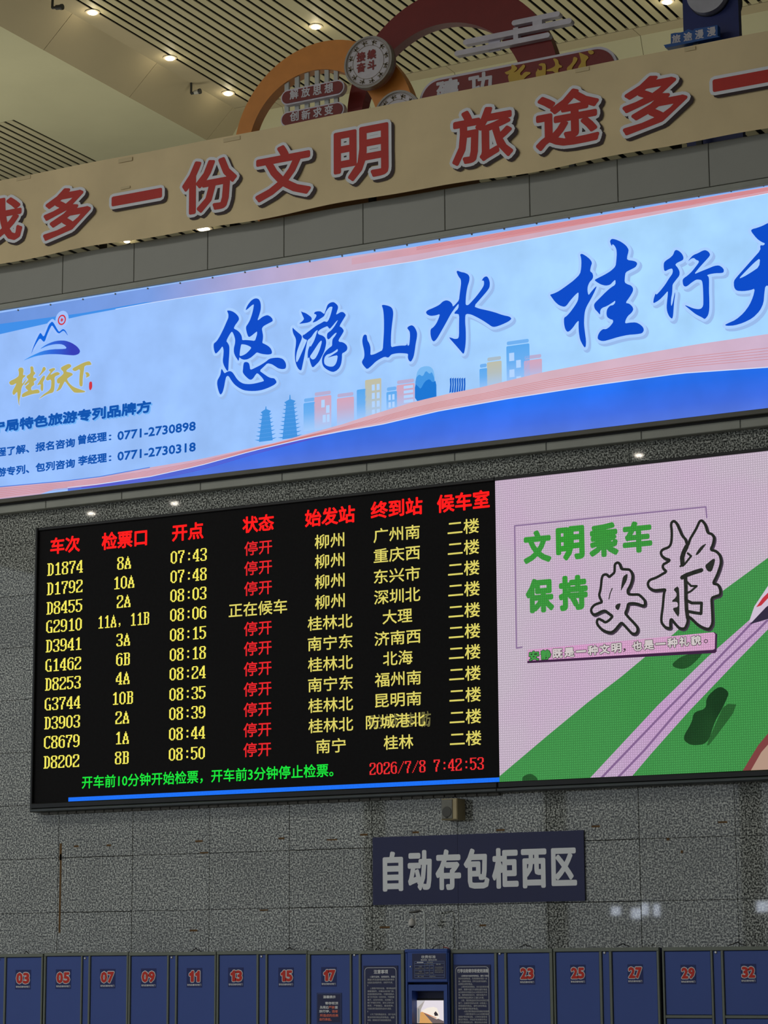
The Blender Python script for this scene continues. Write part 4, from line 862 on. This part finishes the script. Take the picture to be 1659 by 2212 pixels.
U3, z = unit(467.5, 663, 2054, 0, [('d', 471.6, 553.5, '13', 509.5, 2111), ('s', 558, 573, 2066), ('d', 577, 660.6, '15', 618, 2111)], 'blue locker cabinet with doors numbered 13 and 15, two left of the kiosk')
U4, z = unit(664, 873, 2053.5, 0, [('d', 669.5, 755, '17', 710.5, 2110), ('s', 759, 774.5, 2063), ('d', 779, 866)], 'blue locker cabinet with door 17 and a tall notice left of the kiosk')
U5, z = unit(974, 1194, 2050.5, 0, [('d', 977.5, 1068), ('s', 1073.5, 1089.5, 2060), ('d', 1094.5, 1187.5, '23', 1139, 2106)], 'blue locker cabinet with a tall notice and door 23 right of the kiosk')
U6, z = unit(1196, 1424.5, 2047, 0, [('d', 1199.7, 1295, '25', 1248.5, 2105), ('s', 1300.5, 1316.5, 2058), ('d', 1322, 1419.5, '27', 1372.5, 2104)], 'blue locker cabinet with doors numbered 25 and 27, two right of the kiosk')
U7, z = unit(1431.5, 1668, 2045, 0, [('d', 1435.5, 1536, '29', 1487, 2105), ('s', 1540.5, 1558.5, 2057), ('d', 1563.7, 1662, '32', 1617, 2103)], 'blue locker cabinet at the right edge with doors 29 and 32', split=1)
U8, z = unit(1670, 1910, 2043, 0, [('d', 1674, 1780), ('s', 1785, 1802, 2056), ('d', 1808, 1905)], 'blue locker cabinet beyond the right edge')
U8['label'] = 'blue locker cabinet last in the row, beyond the cabinet with door 32'
# notice boards on the doors and a reminder on door 17
def doors(u): return [c for c in u.children if c.name.startswith('door')]
def board(dr, cx, y0, y1, w, title, tw, lines, th=9, lh=4.4, step=6.6, top=0, rim=True, first=24, lw=None):
    Y = YK + .012; cy = (y0 + y1) / 2; q = boxof(cx, cy, w, y1 - y0, Y)
    G().box(q[0], q[1], Y - .006, Y, q[2], q[3], .002).make('notice_board', mat('board_navy', (10, 22, 78), .35), dr)
    Y -= .006
    if rim:
        e = .016; G().sheet([capsule(q[0] + e, q[1] - e, q[2] + e, q[3] - e, .03, 4), capsule(q[0] + e + .004, q[1] - e - .004, q[2] + e + .004, q[3] - e - .004, .027, 4)[::-1]], Y - .002).make('notice_rim', WHITE, dr)
    text('notice_title', title, cx, y0 + 13 + top, tw, th, Y, WHITE, dr, bold=.03)
    g = G()
    for k, (s, ind, full) in enumerate(lines):
        yy = y0 + first + k * step
        if yy > y1 - 5: break
        ww = (w - 17) * full; cc = cx - (w - 17) / 2 + ind + ww / 2
        bq = boxof(cc, yy, ww, lh, Y); tgeo(s, *bq, Y - .002, .02 * (bq[3] - bq[2]), g=g, res=1)
    g.make('notice_text', WHITE, dr)
A = [('1.现行证券、金银首饰、现金', 6, .92), ('贵重文件及易碎易腐物品请勿寄存', 0, 1), ('如因此造成损失的，本柜不负责。', 0, .95), ('', 0, 0),
     ('2.请爱护寄存设备，寄存物品时', 6, .94), ('请看清箱号，并确认关好柜门后，', 0, 1), ('妥善保管密码凭条，不要转借他人', 0, 1), ('柜门打开后有一定的时间，不要随意', 0, 1), ('离开，应及时存取，关闭柜门。', 0, .96),
     ('柜门不能打开时，请与工作人员', 0, .98), ('联系，严禁撬压、敲击柜体。', 0, .97), ('凡违反规定造成损失由本人承担。', 0, .9), ('', 0, 0), ('3.为了您的物品安全，请于当天', 6, .94), ('营业时间内取出所存物品，逾期', 0, 1), ('未取，按规定另行收取保管费用。', 0, .9),
     ('', 0, 0), ('4.请自觉遵守本车站有关规定，', 6, .94), ('谢谢您的理解和配合。', 0, .8), ('咨询电话请见工作台', 6, .7), ('旅客服务', 0, .4)]
A = [(s or '·', i, f if s else .02) for s, i, f in A]
dl = sorted(doors(U4), key=lambda o: (-o.matrix_basis.translation.z, o.matrix_basis.translation.x))
door_notice_l = dl[1]; door17 = dl[0]
board(door_notice_l, 823, 2086, 2225, 75, '注意事项', 31, A, th=9, step=6.25)
dr_ = sorted(doors(U5), key=lambda o: (-o.matrix_basis.translation.z, o.matrix_basis.translation.x))
Bn = [('1.旅客首次自助存取物品，请先了解自', 6, .95), ('助存包收费标准，先阅读寄存须知一次', 0, 1), ('款，正确寄存物品，并牢记此柜号及箱号，', 0, 1), ('以便取出寄存物品。', 0, .5), ('2.寄存柜采用微信、支付宝扫码支付', 6, .95), ('缴费，需要中途打开或取出部分物品', 0, 1), ('以及寄存时间超过24小时的另行计费', 0, 1),
      ('者，需再按标准支付，超时未取尺寸', 0, 1), ('超限的物品请到人工窗口办理。', 0, .9), ('3.取、寄存物品时切勿长时间打开', 6, .95), ('柜门，在规定时间内必须一次性放入', 0, 1), ('存放或取完物品。请牢记所存物品', 0, .98), ('自行保管好随身物品。', 0, .7), ('4.超过寄存物品时限请联系管理员。', 12, .9),
      ('5.临时客运中心24小时提供服务', 14, .86), ('请爱护寄存柜设施。工作时间请咨询', 0, 1), ('营业厅柜台，并出示本次寄存凭证', 0, 1), ('方可办理退款业务，需主动出示存柜', 0, 1), ('时，请自觉文明使用。', 0, .6), ('谢谢', 0, .2)]
board(dr_[0], 1021.5, 2084, 2225, 79, '行李自助寄存柜使用流程', 67, Bn, th=8.5, step=5.9)
Y = YK + .012; q = boxof(711.5, 2178, 54, 66, Y)
G().box(q[0], q[1], Y - .003, Y, q[2], q[3]).make('reminder_board', mat('board_navy', (10, 22, 78), .35), door17)
G().sheet([[(q[0] + .006, q[2] + .006), (q[1] - .006, q[2] + .006), (q[1] - .006, q[3] - .006), (q[0] + .006, q[3] - .006)], [(q[0] + .009, q[2] + .009), (q[0] + .009, q[3] - .009), (q[1] - .009, q[3] - .009), (q[1] - .009, q[2] + .009)]], Y - .0045).make('reminder_rim', mat('rim_blue', (70, 100, 170), .5), door17)
PKR = mat('print_salmon', (222, 120, 104), .6)
for s_, cx, cy, w, m_ in (('温馨提示', 712, 2153.5, 27, WHITE), ('寄存柜顶', 717, 2167, 28, WHITE), ('及周边', 701, 2176, 19, WHITE), ('严禁', 717, 2176, 13, PKR), ('摆', 727, 2176, 6, WHITE), ('放行李，', 702, 2184.5, 24, WHITE), ('违者', 724, 2184.5, 13, PKR), ('所造成的后果', 711.5, 2193.5, 40, PKR), ('自行承担。', 704, 2202, 26, PKR)):
    text('reminder_text', s_, cx, cy, w, 6.3, Y, m_, door17, bold=.04, lift=.005, res=1)

# ---- kiosk
YT = -.60
kk = thing('payment_kiosk', (4.1, -.3, 0), 'blue self service payment kiosk with tariff sign and lit screen between the lockers', 'kiosk')
KB = mat('kiosk_blue', (44, 78, 160), .4, var=.04)
def kq(a, b, c, d): return P(a, 2130, YT).x, P(c, 2130, YT).x, P(a, d, YT).z, P(a, b, YT).z
x0, x1, zq, zt = kq(875, 2050.5, 969.5, 2212); x1 = XK(973)
cab = G().box(x0, x1, -.45, -.012, 0, zt - .006)
cab.box(x0, x0 + .012, YT + .05, -.45, 0, zt - .006).box(x1 - .012, x1, YT + .05, -.45, 0, zt - .006).make('cabinet', mat('kiosk_side_blue', (28, 46, 104), .5), kk)
G().box(x0, x1, YT - .004, YT + .05, zt - .03, zt, .006).make('top_cap', KB, kk)
# upper door and lower fascia with a recessed monitor
a0, a1, b0, b1 = kq(880, 2056, 967, 2122)
ud = G().box(a0, a1, YT, YT + .05, b0, b1, .006).make('upper_door', KB, kk)
G().box(x0, a0 - .004, YT + .01, YT + .05, .02, zt - .031, .003).make('side_strip', KB, kk); G().box(a1 + .004, x1, YT + .01, YT + .05, .02, zt - .031, .003).make('side_strip', KB, kk)
G().lathe((P(887, 2088, YT).x, YT - .006, P(887, 2088, YT).z), [(.006, 0), (.010, .006)], 'Y', 12).make('key_lock', MATS['chrome'], ud)
s0, s1, t0, t1 = kq(891, 2060, 964, 2115)
G().box(s0, s1, YT - .003, YT, t0, t1).make('tariff_board', mat('board_navy', (10, 22, 78), .35), ud)
text('tariff_title', '收费标准', 926, 2067, 31, 6.8, YT, WHITE, ud, bold=.02, lift=.005)
text('tariff_text', '营业时间（全天24小时）', 927, 2073.5, 35, 3.6, YT, WHITE, ud, bold=.02, lift=.005, res=1)
g = G(); r0_, r1_, c0_, c1_ = kq(896.5, 2077, 961, 2112)
LW = .0016
def fr(u0, v0, u1, v1):
    xa, xb = r0_ + (r1_ - r0_) * u0, r0_ + (r1_ - r0_) * u1; za, zb2 = c1_ - (c1_ - c0_) * v0, c1_ - (c1_ - c0_) * v1
    g.strokes([((xa, za, LW), (xb, zb2, LW))], YT - .005, False)
for v in (0, .12, .25, .54, .84, 1): fr(0, v, 1 if v in (0, .12, .84, 1) else .64, v)
for u in (0, 1): fr(u, 0, u, 1)
for u in (.34, .5, .64): fr(u, .12, u, .84)
g.make('tariff_table', mat('table_line', (120, 140, 190), .6), ud)
g = G()
for s_, u0, v0, u1, v1 in (('寄存柜规格', .08, .02, .3, .1), ('收费标准', .42, .02, .62, .1), ('备注', .72, .14, .88, .22), ('小柜', .14, .28, .24, .36), ('宽34深58高46cm', .02, .4, .32, .47), ('大柜', .14, .58, .24, .66), ('宽34深58高88cm', .02, .7, .32, .77), ('每次', .37, .16, .47, .22), ('6小时', .52, .16, .62, .22), ('10元', .37, .38, .47, .45), ('20元', .52, .38, .62, .45), ('15元', .37, .68, .47, .75), ('30元', .52, .68, .62, .75),
                          ('超过时间另计', .68, .34, .97, .4), ('请按时取件', .68, .44, .92, .5), ('遗失凭条请联系', .68, .54, .97, .6), ('工作人员办理', .68, .64, .95, .7), ('监督电话', .1, .89, .3, .96), ('12306', .5, .89, .7, .96)):
    tgeo(s_, r0_ + (r1_ - r0_) * u0, r0_ + (r1_ - r0_) * u1, c1_ - (c1_ - c0_) * v1, c1_ - (c1_ - c0_) * v0, YT - .005, .0006, g=g, res=1)
g.make('tariff_text', WHITE, ud)
# fascia ring around the monitor recess
a0, a1, b0, b1 = kq(882, 2127, 966, 2300); m0, m1, n0, n1 = kq(889.5, 2140, 958.5, 2262)
fa = G(); fa.prism([[(a0, .9), (a1, .9), (a1, b1), (a0, b1)], [(m0, 1.0), (m0, n1), (m1, n1), (m1, 1.0)]], YT, YT + .03); fa.make('fascia', KB, kk)
G().box(a0, a1, YT, YT + .05, .05, .895, .006).make('lower_door', KB, kk)
G().box(m0 - .005, m1 + .005, YT + .03, YT + .16, n1 - .005, n1 + .02).make('recess_top', KB, kk)
G().box(m0 - .02, m0, YT + .03, YT + .16, 1.0, n1).make('recess_side', KB, kk); G().box(m1, m1 + .02, YT + .03, YT + .16, 1.0, n1).make('recess_side', KB, kk)
YM = YT + .10
mx0, mx1 = P(896, 2190, YM).x, P(958.5, 2190, YM).x; mz1, mz0 = P(930, 2161, YM).z, P(930, 2210.5, YM).z
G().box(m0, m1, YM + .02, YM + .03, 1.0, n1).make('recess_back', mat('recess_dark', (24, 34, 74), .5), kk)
G().box(mx0 - .012, mx1 + .012, YM, YM + .02, mz0 - .02, mz1 + .016, .003).make('monitor', BLACK, kk)
SC = lambda l: [(mx0 + (mx1 - mx0) * u, mz1 - (mz1 - mz0) * v) for u, v in l]
scr = G().sheet([SC([(0, 1), (1, 1), (1, 0), (0, 0)])], YM - .001).make('screen', emit('screen_sky', (226, 218, 226)), kk)
for nm, l, c, k in (('platform', [(0, .0), (.36, 0), (.22, .40), (.18, 1), (0, 1)], (170, 162, 158), 2), ('platform_roof', [(0, 0), (.36, 0), (.08, .34), (0, .36)], (196, 192, 196), 3), ('platform_edge', [(.2, .52), (.28, .5), (.62, 1), (.16, 1)], (214, 160, 96), 3),
                    ('track', [(.28, .5), (1, .9), (1, 1), (.62, 1)], (110, 96, 96), 2), ('train', [(.24, .46), (.45, .32), (.66, .28), (.78, .34), (.86, .66), (.86, .78), (.76, .82), (.5, .66), (.24, .5)], (244, 234, 222), 4),
                    ('train_window', [(.67, .56), (.73, .47), (.80, .58), (.82, .66), (.70, .68)], (50, 44, 50), 5), ('train_stripe', [(.24, .49), (.5, .62), (.76, .76), (.76, .79), (.5, .66), (.24, .5)], (206, 120, 70), 5),
                    ('status_strip', [(0, 0), (.05, 0), (.05, .04), (0, .08)], (230, 90, 40), 5), ('column', [(.12, .36), (.16, .34), (.17, .95), (.12, .98)], (120, 124, 126), 5)):
    G().sheet([SC(l)], YM - .001 - .0006 * k).make(nm + '_picture', emit('scr_' + nm, c), scr)

# camera pole on the kiosk, dome camera and cable
pl = thing('camera_pole', P(918, 2050, -.3), 'thin galvanised pole rising from the kiosk top with a side arm', 'pole')
pt = lambda a, b, Y=-.3: P(a, b, Y)
GALV = mat('galvanised', (186, 194, 192), .4, .2)
zb = zt - .01
G().tube([(pt(918.5, 2050).x, -.3, zb), tuple(pt(918, 2006))], .0125).make('pole_lower', GALV, pl)
G().tube([tuple(pt(918, 2008)), tuple(pt(917, 1972)), tuple(pt(914.5, 1967)), tuple(pt(909, 1966))], .0095).make('pole_upper', GALV, pl)
G().tube([tuple(pt(918.1, 2009)), tuple(pt(918.1, 2003))], .017).make('collar', GALV, pl)
G().tube([tuple(pt(912, 1966)), tuple(pt(903, 1968)), tuple(pt(893, 1970.5)), tuple(pt(884, 1970.5))], [.009, .013, .010, .006]).make('arm', mat('arm_dark', (60, 62, 60), .5), pl)
G().tube([tuple(pt(a_, b_, -.24)) for a_, b_ in ((884, 1971.5), (896, 1972), (904, 1976), (908, 1979))], .004).make('wire', GALV, pl)
dc = thing('dome_camera', P(889.5, 2003, -.3), 'small white dome camera hanging from the pole arm above the kiosk', 'camera')
p = pt(889.5, 2000)
G().lathe(p, [(.020, -.004), (.030, .0), (.0335, .012), (.032, .034), (.024, .05), (.013, .062), (.006, .07)], n=24).make('housing', mat('dome_white', (200, 200, 196), .4), dc, True)
G().lathe((p.x, p.y, p.z - .010), [(.008, -.008), (.018, 0), (.022, .006)], n=20).make('lens_dome', BLACK, dc, True)
G().tube([(p.x, p.y, p.z + .068), (p.x, p.y, pt(889.5, 1972.5).z - .022)], .005).make('stem', GALV, dc)
G().tube([tuple(pt(896, 1973)), tuple(pt(897.5, 1985)), tuple(pt(899, 1997))], .0035).make('cable', mat('cable_white', (196, 196, 188), .5), dc)
cb = G().tube([tuple(pt(933, 2050.5, -.4)), tuple(pt(940, 2044, -.4)), tuple(pt(953, 2038, -.4)), tuple(pt(958, 2041, -.4)), tuple(pt(959, 2049, -.4))], .0035).make('power_cable', BLACK, None, True)
tag(cb, 'black cable looping up behind the kiosk top', 'cable')
cb = G().tube([tuple(pt(958, 2046, -.42)), tuple(pt(964, 2046.5, -.42)), tuple(pt(972, 2051, -.42))], .004).make('power_cable', mat('cable_red', (150, 30, 24), .5), None, True)
tag(cb, 'short red cable on the kiosk top right corner', 'cable')
for k, (a, b, w_, lab) in enumerate([(57, 2059, 10, 'dark cable tuft on top of the cabinet with door 03'), (423, 2054, 22, 'dark cable loop on top of the cabinet with doors 09 and 11'), (626, 2051.5, 22, 'dark cable loop between the loop over door 11 and the kiosk, above door 15'),
                                    (817, 2050, 12, 'dark cable tuft above the tall notice left of the kiosk'), (1135, 2045, 26, 'black cable draped behind locker door 23'), (1346, 2043, 26, 'dark cable loop right of the kiosk, on the cabinet with doors 25 and 27'), (1592, 2041, 36, 'long dark cable loop on the rightmost cabinet, above door 32')]):
    l = [(-.5, 3.5), (-.3, 1.5), (-.12, -1.5), (.05, -2.2 - (k in (1, 6)) * 1.5), (.15, .5), (.35, 1.0), (.5, 3.2)]
    o = G().tube([tuple(pt(a + u * w_, b + v - 2.2, -.35 + .04 * math.sin(u * 9))) for u, v in l], .0045).make('power_cable', BLACK, None, True)
    tag(o, lab, 'cable')
# ================================================================== UPPER FLOOR DECORATIONS
YO = 1.5; ZM = 8.75
def circ(cx, cy, rx, Y):
    c = P(cx, cy, Y); r = (P(cx + rx, cy, Y).x - P(cx - rx, cy, Y).x) / 2; return c.x, c.z, r
def ring(name, m, parent, o, i, Y0, Y1, a0=0, a1=360, n=72):
    out = [(o[0] + o[2] * math.cos(math.radians(a0 + (a1 - a0) * k / n)), o[1] + o[2] * math.sin(math.radians(a0 + (a1 - a0) * k / n))) for k in range(n + 1)]
    inn = [(i[0] + i[2] * math.cos(math.radians(a0 + (a1 - a0) * k / n)), i[1] + i[2] * math.sin(math.radians(a0 + (a1 - a0) * k / n))) for k in range(n + 1)]
    f0 = [max(ZM, z) for _, z in out]
    return G().prism([[(a, max(b, ZM)) for a, b in out] + [(a, max(b, ZM)) for a, b in inn[::-1]]], Y0, Y1).make(name, m, parent)
oa = thing('orange_arch', (2.3, YO, ZM), 'orange crescent arch standing on the upper floor behind the banner', 'decoration')
o1 = circ(697, 303, 196, YO); i1 = circ(675, 306, 141, YO)
ring('arch_body', ORANGE, oa, o1, i1, YO, YO + .14, -62, 242)
for xq, yt_ in ((625, 158), (647, 149), (668, 144), (690, 141), (711, 141), (731, 143)):
    p = P(xq, yt_, YO + .08); w = .026
    G().box(p.x - w, p.x + w, YO + .02, YO + .05, ZM, p.z + .0).make('lattice_bar', mat('pale_bar', (186, 190, 186), .5), oa)
ra = thing('red_arch', (4, YO + .25, ZM), 'huge dark red arch rising behind the round medallion', 'decoration')
o2 = circ(973, 215, 229, YO + .25); i2 = circ(953, 240, 178, YO + .25)
ring('arch_body', REDP, ra, o2, i2, YO + .25, YO + .39, -40, 220)
def clip(l): return [(a, max(b, ZM)) for a, b in l]
# cloud motif fixed on the red arch
cl = thing('cloud_ornament', P(1140, 80, YO + .1), 'pale lilac cloud ornament of stacked rounded bars over the red arch', 'decoration')
LIL = mat('lilac_paint', (214, 210, 222), .5)
YCl = YO + .17
def cbar(a, b, c, d, r):   # bar between two picture points, radius r px
    p, q = P(a, b, YCl), P(c, d, YCl); z = (p.z + q.z) / 2; rr = r / 226
    G().prism([capsule(p.x - rr * .6, q.x + rr * .6, z - rr, z + rr)], YCl, YCl + .075).make('cloud_bar', LIL, cl)
k5 = lambda a, b: (960 + a / 5.53, 10 + b / 5.53)
cbar(*k5(820, 222), *k5(1360, 104), 6.4); cbar(*k5(240, 450), *k5(1500, 190), 6.8); cbar(*k5(135, 587), *k5(1240, 357), 6.4)
for (a, b, c, d) in ((1050, 170, 1165, 240), (820, 300, 880, 420)):
    p, q = P(*k5(a, b), YCl), P(*k5(c, d), YCl)
    G().box(p.x, q.x, YCl + .001, YCl + .074, q.z - .02, p.z + .02).make('cloud_link', LIL, cl)
G().box(P(*k5(500, 450), YCl).x, P(*k5(640, 450), YCl).x, YCl + .05, YCl + .074, P(*k5(560, 560), YCl).z + .02, P(*k5(560, 400), YCl).z).make('cloud_link', LIL, cl)
# medallions
MED = mat('medallion_white', (206, 202, 208), .5); MEDR = mat('medallion_grey_rim', (160, 156, 150), .45); MEDB = mat('medallion_line', (126, 112, 84), .5); MSIDE = mat('medallion_side', (160, 134, 136), .6)
def medal(cx, cy, rx, Y, label, word, th=.11):
    x, z, r = circ(cx, cy, rx, Y); r2 = r * 1.0
    t = thing('round_medallion', (x, Y, z - r2), label, 'decoration')
    E = lambda k, n=48: ell(x, z, r * k, r * 1.0 * k, n)
    G().prism([E(.985)], Y + .03, Y + th).make('body', MSIDE, t)
    if word: G().box(x - .15, x + .1, Y + th - .004, YO - .001, z - .1, z + .1).make('mount', STEELD, t)
    if not word: G().box(x - .03, x + .03, Y + th - .06, Y + th - .004, ZM, z - r * .5).make('stand', STEELD, t)
    G().prism([E(1), E(.93)[::-1]], Y, Y + .06).make('rim', MEDR, t)
    G().prism([E(.93)], Y + .012, Y + .03).make('face', MED, t)
    for k, w in ((.90, .012), (.86, .005), (.65, .008)):
        G().sheet([E(k + w), E(k - w)[::-1]], Y + .009).make('ring_line', MEDB, t)
    for j in range(12):
        a = j * math.pi / 6 + .2; q = (x + r * .755 * math.cos(a), z + r * .755 * math.sin(a)); g = G()
        ca, sa = math.cos(a), math.sin(a)
        def R(u, v): return (q[0] - sa * u * r + ca * v * r, q[1] + ca * u * r + sa * v * r)
        g.strokes([((*R(-.11, -.03), .005), (*R(.02, .02), .008)), ((*R(.02, .08), .006), (*R(.02, -.08), .006)), ((*R(.04, .0), .007), (*R(.10, .05), .004)), ((*R(-.10, .05), .006), (*R(-.05, .05), .006))], Y + .008)
        g.make('relief_mark', MEDB, t)
    if word:
        for (ch, a, b) in word:
            text('character', ch, a, b, 19, 21, Y + .011, mat('medal_red', (132, 30, 28), .5), t, bold=.045, lift=.004)
    return t
medal(794.5, 133.5, 51.5, YO - .221, 'large round medallion with four red characters where the two arches cross', [('接', 780, 123, ), ('续', 803, 117.5), ('奋', 780, 146), ('斗', 803, 141)])
medal(857, 250, 51, YO - .36, 'round grey medallion whose top edge shows just above the banner', None, .09)
# slogan plaques
def plaque(label, cx, cy, w, h, Y, name='slogan_plaque', thick=.07):
    X0, X1, Z0, Z1 = boxof(cx, cy, w, h, Y); t = thing(name, ((X0 + X1) / 2, Y, Z0), label, 'plaque')
    G().prism([capsule(X0, X1, Z0, Z1)], Y + .004, Y + thick).make('plate', LIL, t)
    e = (Z1 - Z0) * .10
    G().prism([capsule(X0 + e, X1 - e, Z0 + e, Z1 - e)], Y - .004, Y + .004).make('red_face', REDP, t)
    return t
YQ = YO - .051
t = plaque('red rounded plaque with four white characters under the orange arch, upper of two', 675, 199.5, 137, 33, YQ)
for ch, a, b in (('解', 636, 204), ('放', 661, 199.5), ('思', 686, 195), ('想', 711, 190.5)): text('character', ch, a, b, 19, 21, YQ, WHITEP, t, bold=.03, lift=.008)
t = plaque('red rounded plaque cut off by the banner, lower of the pair under the orange arch', 674.5, 247, 137, 33, YQ)
for ch, a, b in (('创', 636.5, 251.5), ('新', 661.5, 248), ('求', 686.5, 243), ('变', 711, 238)): text('character', ch, a, b, 19, 21, YQ, WHITEP, t, bold=.03, lift=.008)
# long plaque
YG = YO - .25
lx0, lx1 = P(905, 215, YG).x, P(1333, 120, YG).x; zt_ = P(1100, 138, YG).z
t = thing('slogan_plaque', ((lx0 + lx1) / 2, YG, zt_ - .55), 'long red rounded plaque with white and golden characters rising above the banner', 'plaque')
G().prism([capsule(lx0, lx1, zt_ - .50, zt_, .24)], YG + .004, YG + .09).make('plate', LIL, t)
for u in (.25, .75): G().box(lx0 + (lx1 - lx0) * u - .03, lx0 + (lx1 - lx0) * u + .03, YG + .09, YG + .13, ZM, zt_ - .2).make('support_leg', STEELD, t)
G().prism([capsule(lx0 + .028, lx1 - .028, zt_ - .472, zt_ - .028, .215)], YG - .004, YG + .004).make('red_face', REDP, t)
text('character', '建', 968, 196, 52, 50, YG, WHITEP, t, bold=.04, lift=.008); text('character', '功', 1038, 182, 52, 50, YG, WHITEP, t, bold=.04, lift=.008)
GY = mat('golden_paint', (206, 168, 50), .45)
for l in ('160 320 210 330 250 370 230 400 190 430 230 420 300 350 330 315 360 340 330 390 280 440 300 480 350 420 425 425 430 445 380 475 300 560 180 600 130 560 115 480 140 455 100 460 68 430 120 410 170 380',
          '540 320 580 300 640 310 640 420 630 520 560 540 505 500 500 430 520 405 530 370 545 400 590 400 590 340 545 335', '735 240 770 235 810 260 820 320 865 340 860 360 810 370 810 480 780 520 760 410 650 415 650 395 720 370 770 340 765 290',
          '1020 215 1060 220 1080 245 1050 300 1010 350 985 420 960 500 930 400 930 365 980 320 1010 280', '1090 150 1130 165 1240 215 1190 270 1190 310 1200 400 1150 420 1080 380 1090 345 1130 290 1110 210', '1215 130 1260 122 1300 140 1300 170 1260 185 1230 165'):
    G().prism([tr(l, 1080, 90, 6.381, YG)], YG - .014, YG - .004).make('golden_character', GY, t)
# navy board with the plain disc and its nameplate
YV = 2.0
nb = thing('navy_display_board', P(1535, 60, YV), 'navy upright board with a plain pale round disc at the top right', 'decoration')
a = P(1475.5, 40, YV).x; b = P(1595, 20, YV).x
G().box(a, b, YV, YV + .08, ZM, P(1535, -60, YV).z).make('board', mat('board_navy_paint', (22, 40, 108), .5), nb)
cx_, cz_, r_ = circ(1533, -8, 43, YV); 
G().prism([ell(cx_, cz_, r_, r_ * .98, 40)], YV - .10, YV - .02).make('disc', mat('disc_white', (184, 184, 194), .5), nb)
G().prism([ell(cx_ + .0, cz_, r_ * 1.05, r_ * 1.03, 40)], YV - .02, YV).make('disc_rim', mat('disc_rim', (24, 28, 52), .5), nb)
cx2, cz2, r2_ = circ(1548, 8, 49, YV + .3)
G().prism([ell(cx2, cz2, r2_, r2_, 40)], YV + .085, YV + .4).make('disc_backing', mat('backing_slate', (72, 72, 88), .6), nb)
npl = thing('nameplate', P(1500, 100, YV - .2), 'small bright blue nameplate with four pale characters before the navy board', 'plaque')
YN = YV - .18; G().box(P(1500, 80, YN).x - .03, P(1500, 80, YN).x + .03, YN + .03, YN + .07, ZM, P(1500, 90, YN).z).make('stand', STEELD, npl); NBL = mat('nameplate_blue', (34, 92, 168), .5)
G().prism([px([(1449, 97), (1449, 73), (1457, 71), (1470, 70), (1478, 68), (1486, 63), (1497, 66), (1500, 62), (1515, 60), (1527, 58), (1548, 54), (1550, 54), (1550, 79)], YN)], YN, YN + .08).make('plate', NBL, npl)
G().prism([px([(1434, 98), (1449, 95), (1550, 78), (1556, 80), (1530, 85), (1440, 104), (1437, 103), (1437, 101)], YN)], YN - .01, YN + .08).make('base_strip', NBL, npl)
for ch, a_, b_ in (('旅', 1461, 84.5), ('途', 1486, 79.5), ('漫', 1511, 74.5), ('漫', 1537, 68.5)): text('character', ch, a_, b_, 19, 20, YN, WHITEP, npl, bold=.035, lift=.004)
# ---- bullet cameras hanging from the ceiling
CM = mat('camera_dark', (44, 46, 46), .5); CW = mat('camera_pale', (168, 168, 160), .45)
for (a, b, c, d, e_, f_, lab) in ((114, -8, 113, 17, 134, 15, 'dark bullet camera on a drop stem at the top left'), (413, 179, 413, 202, 432, 197, 'pale bullet camera on a drop stem between two downlights')):
    top = U(a, b, ZC); Yd = top.y
    t = thing('bullet_camera', top, lab, 'camera')
    p1 = P(c, d, Yd); p2 = P(e_, f_, Yd); mid = p1 + (p2 - p1) * .4
    G().tube([tuple(top), tuple(p1)], .018).make('drop_stem', CM, t)
    G().tube([tuple(p1), tuple(mid)], .022).make('bracket', CM, t)
    G().tube([tuple(mid), tuple(p2)], .034, 12).make('housing', CW if 'pale' in lab else CM, t)
    G().tube([tuple(p2 - (p2 - p1) * .12), tuple(p2 + (p2 - p1) * .06)], .042, 12).make('hood', CM, t)
print('objects', len(sc.objects), 'tris', sum(len(o.data.polygons) for o in sc.objects if o.type == 'MESH'))
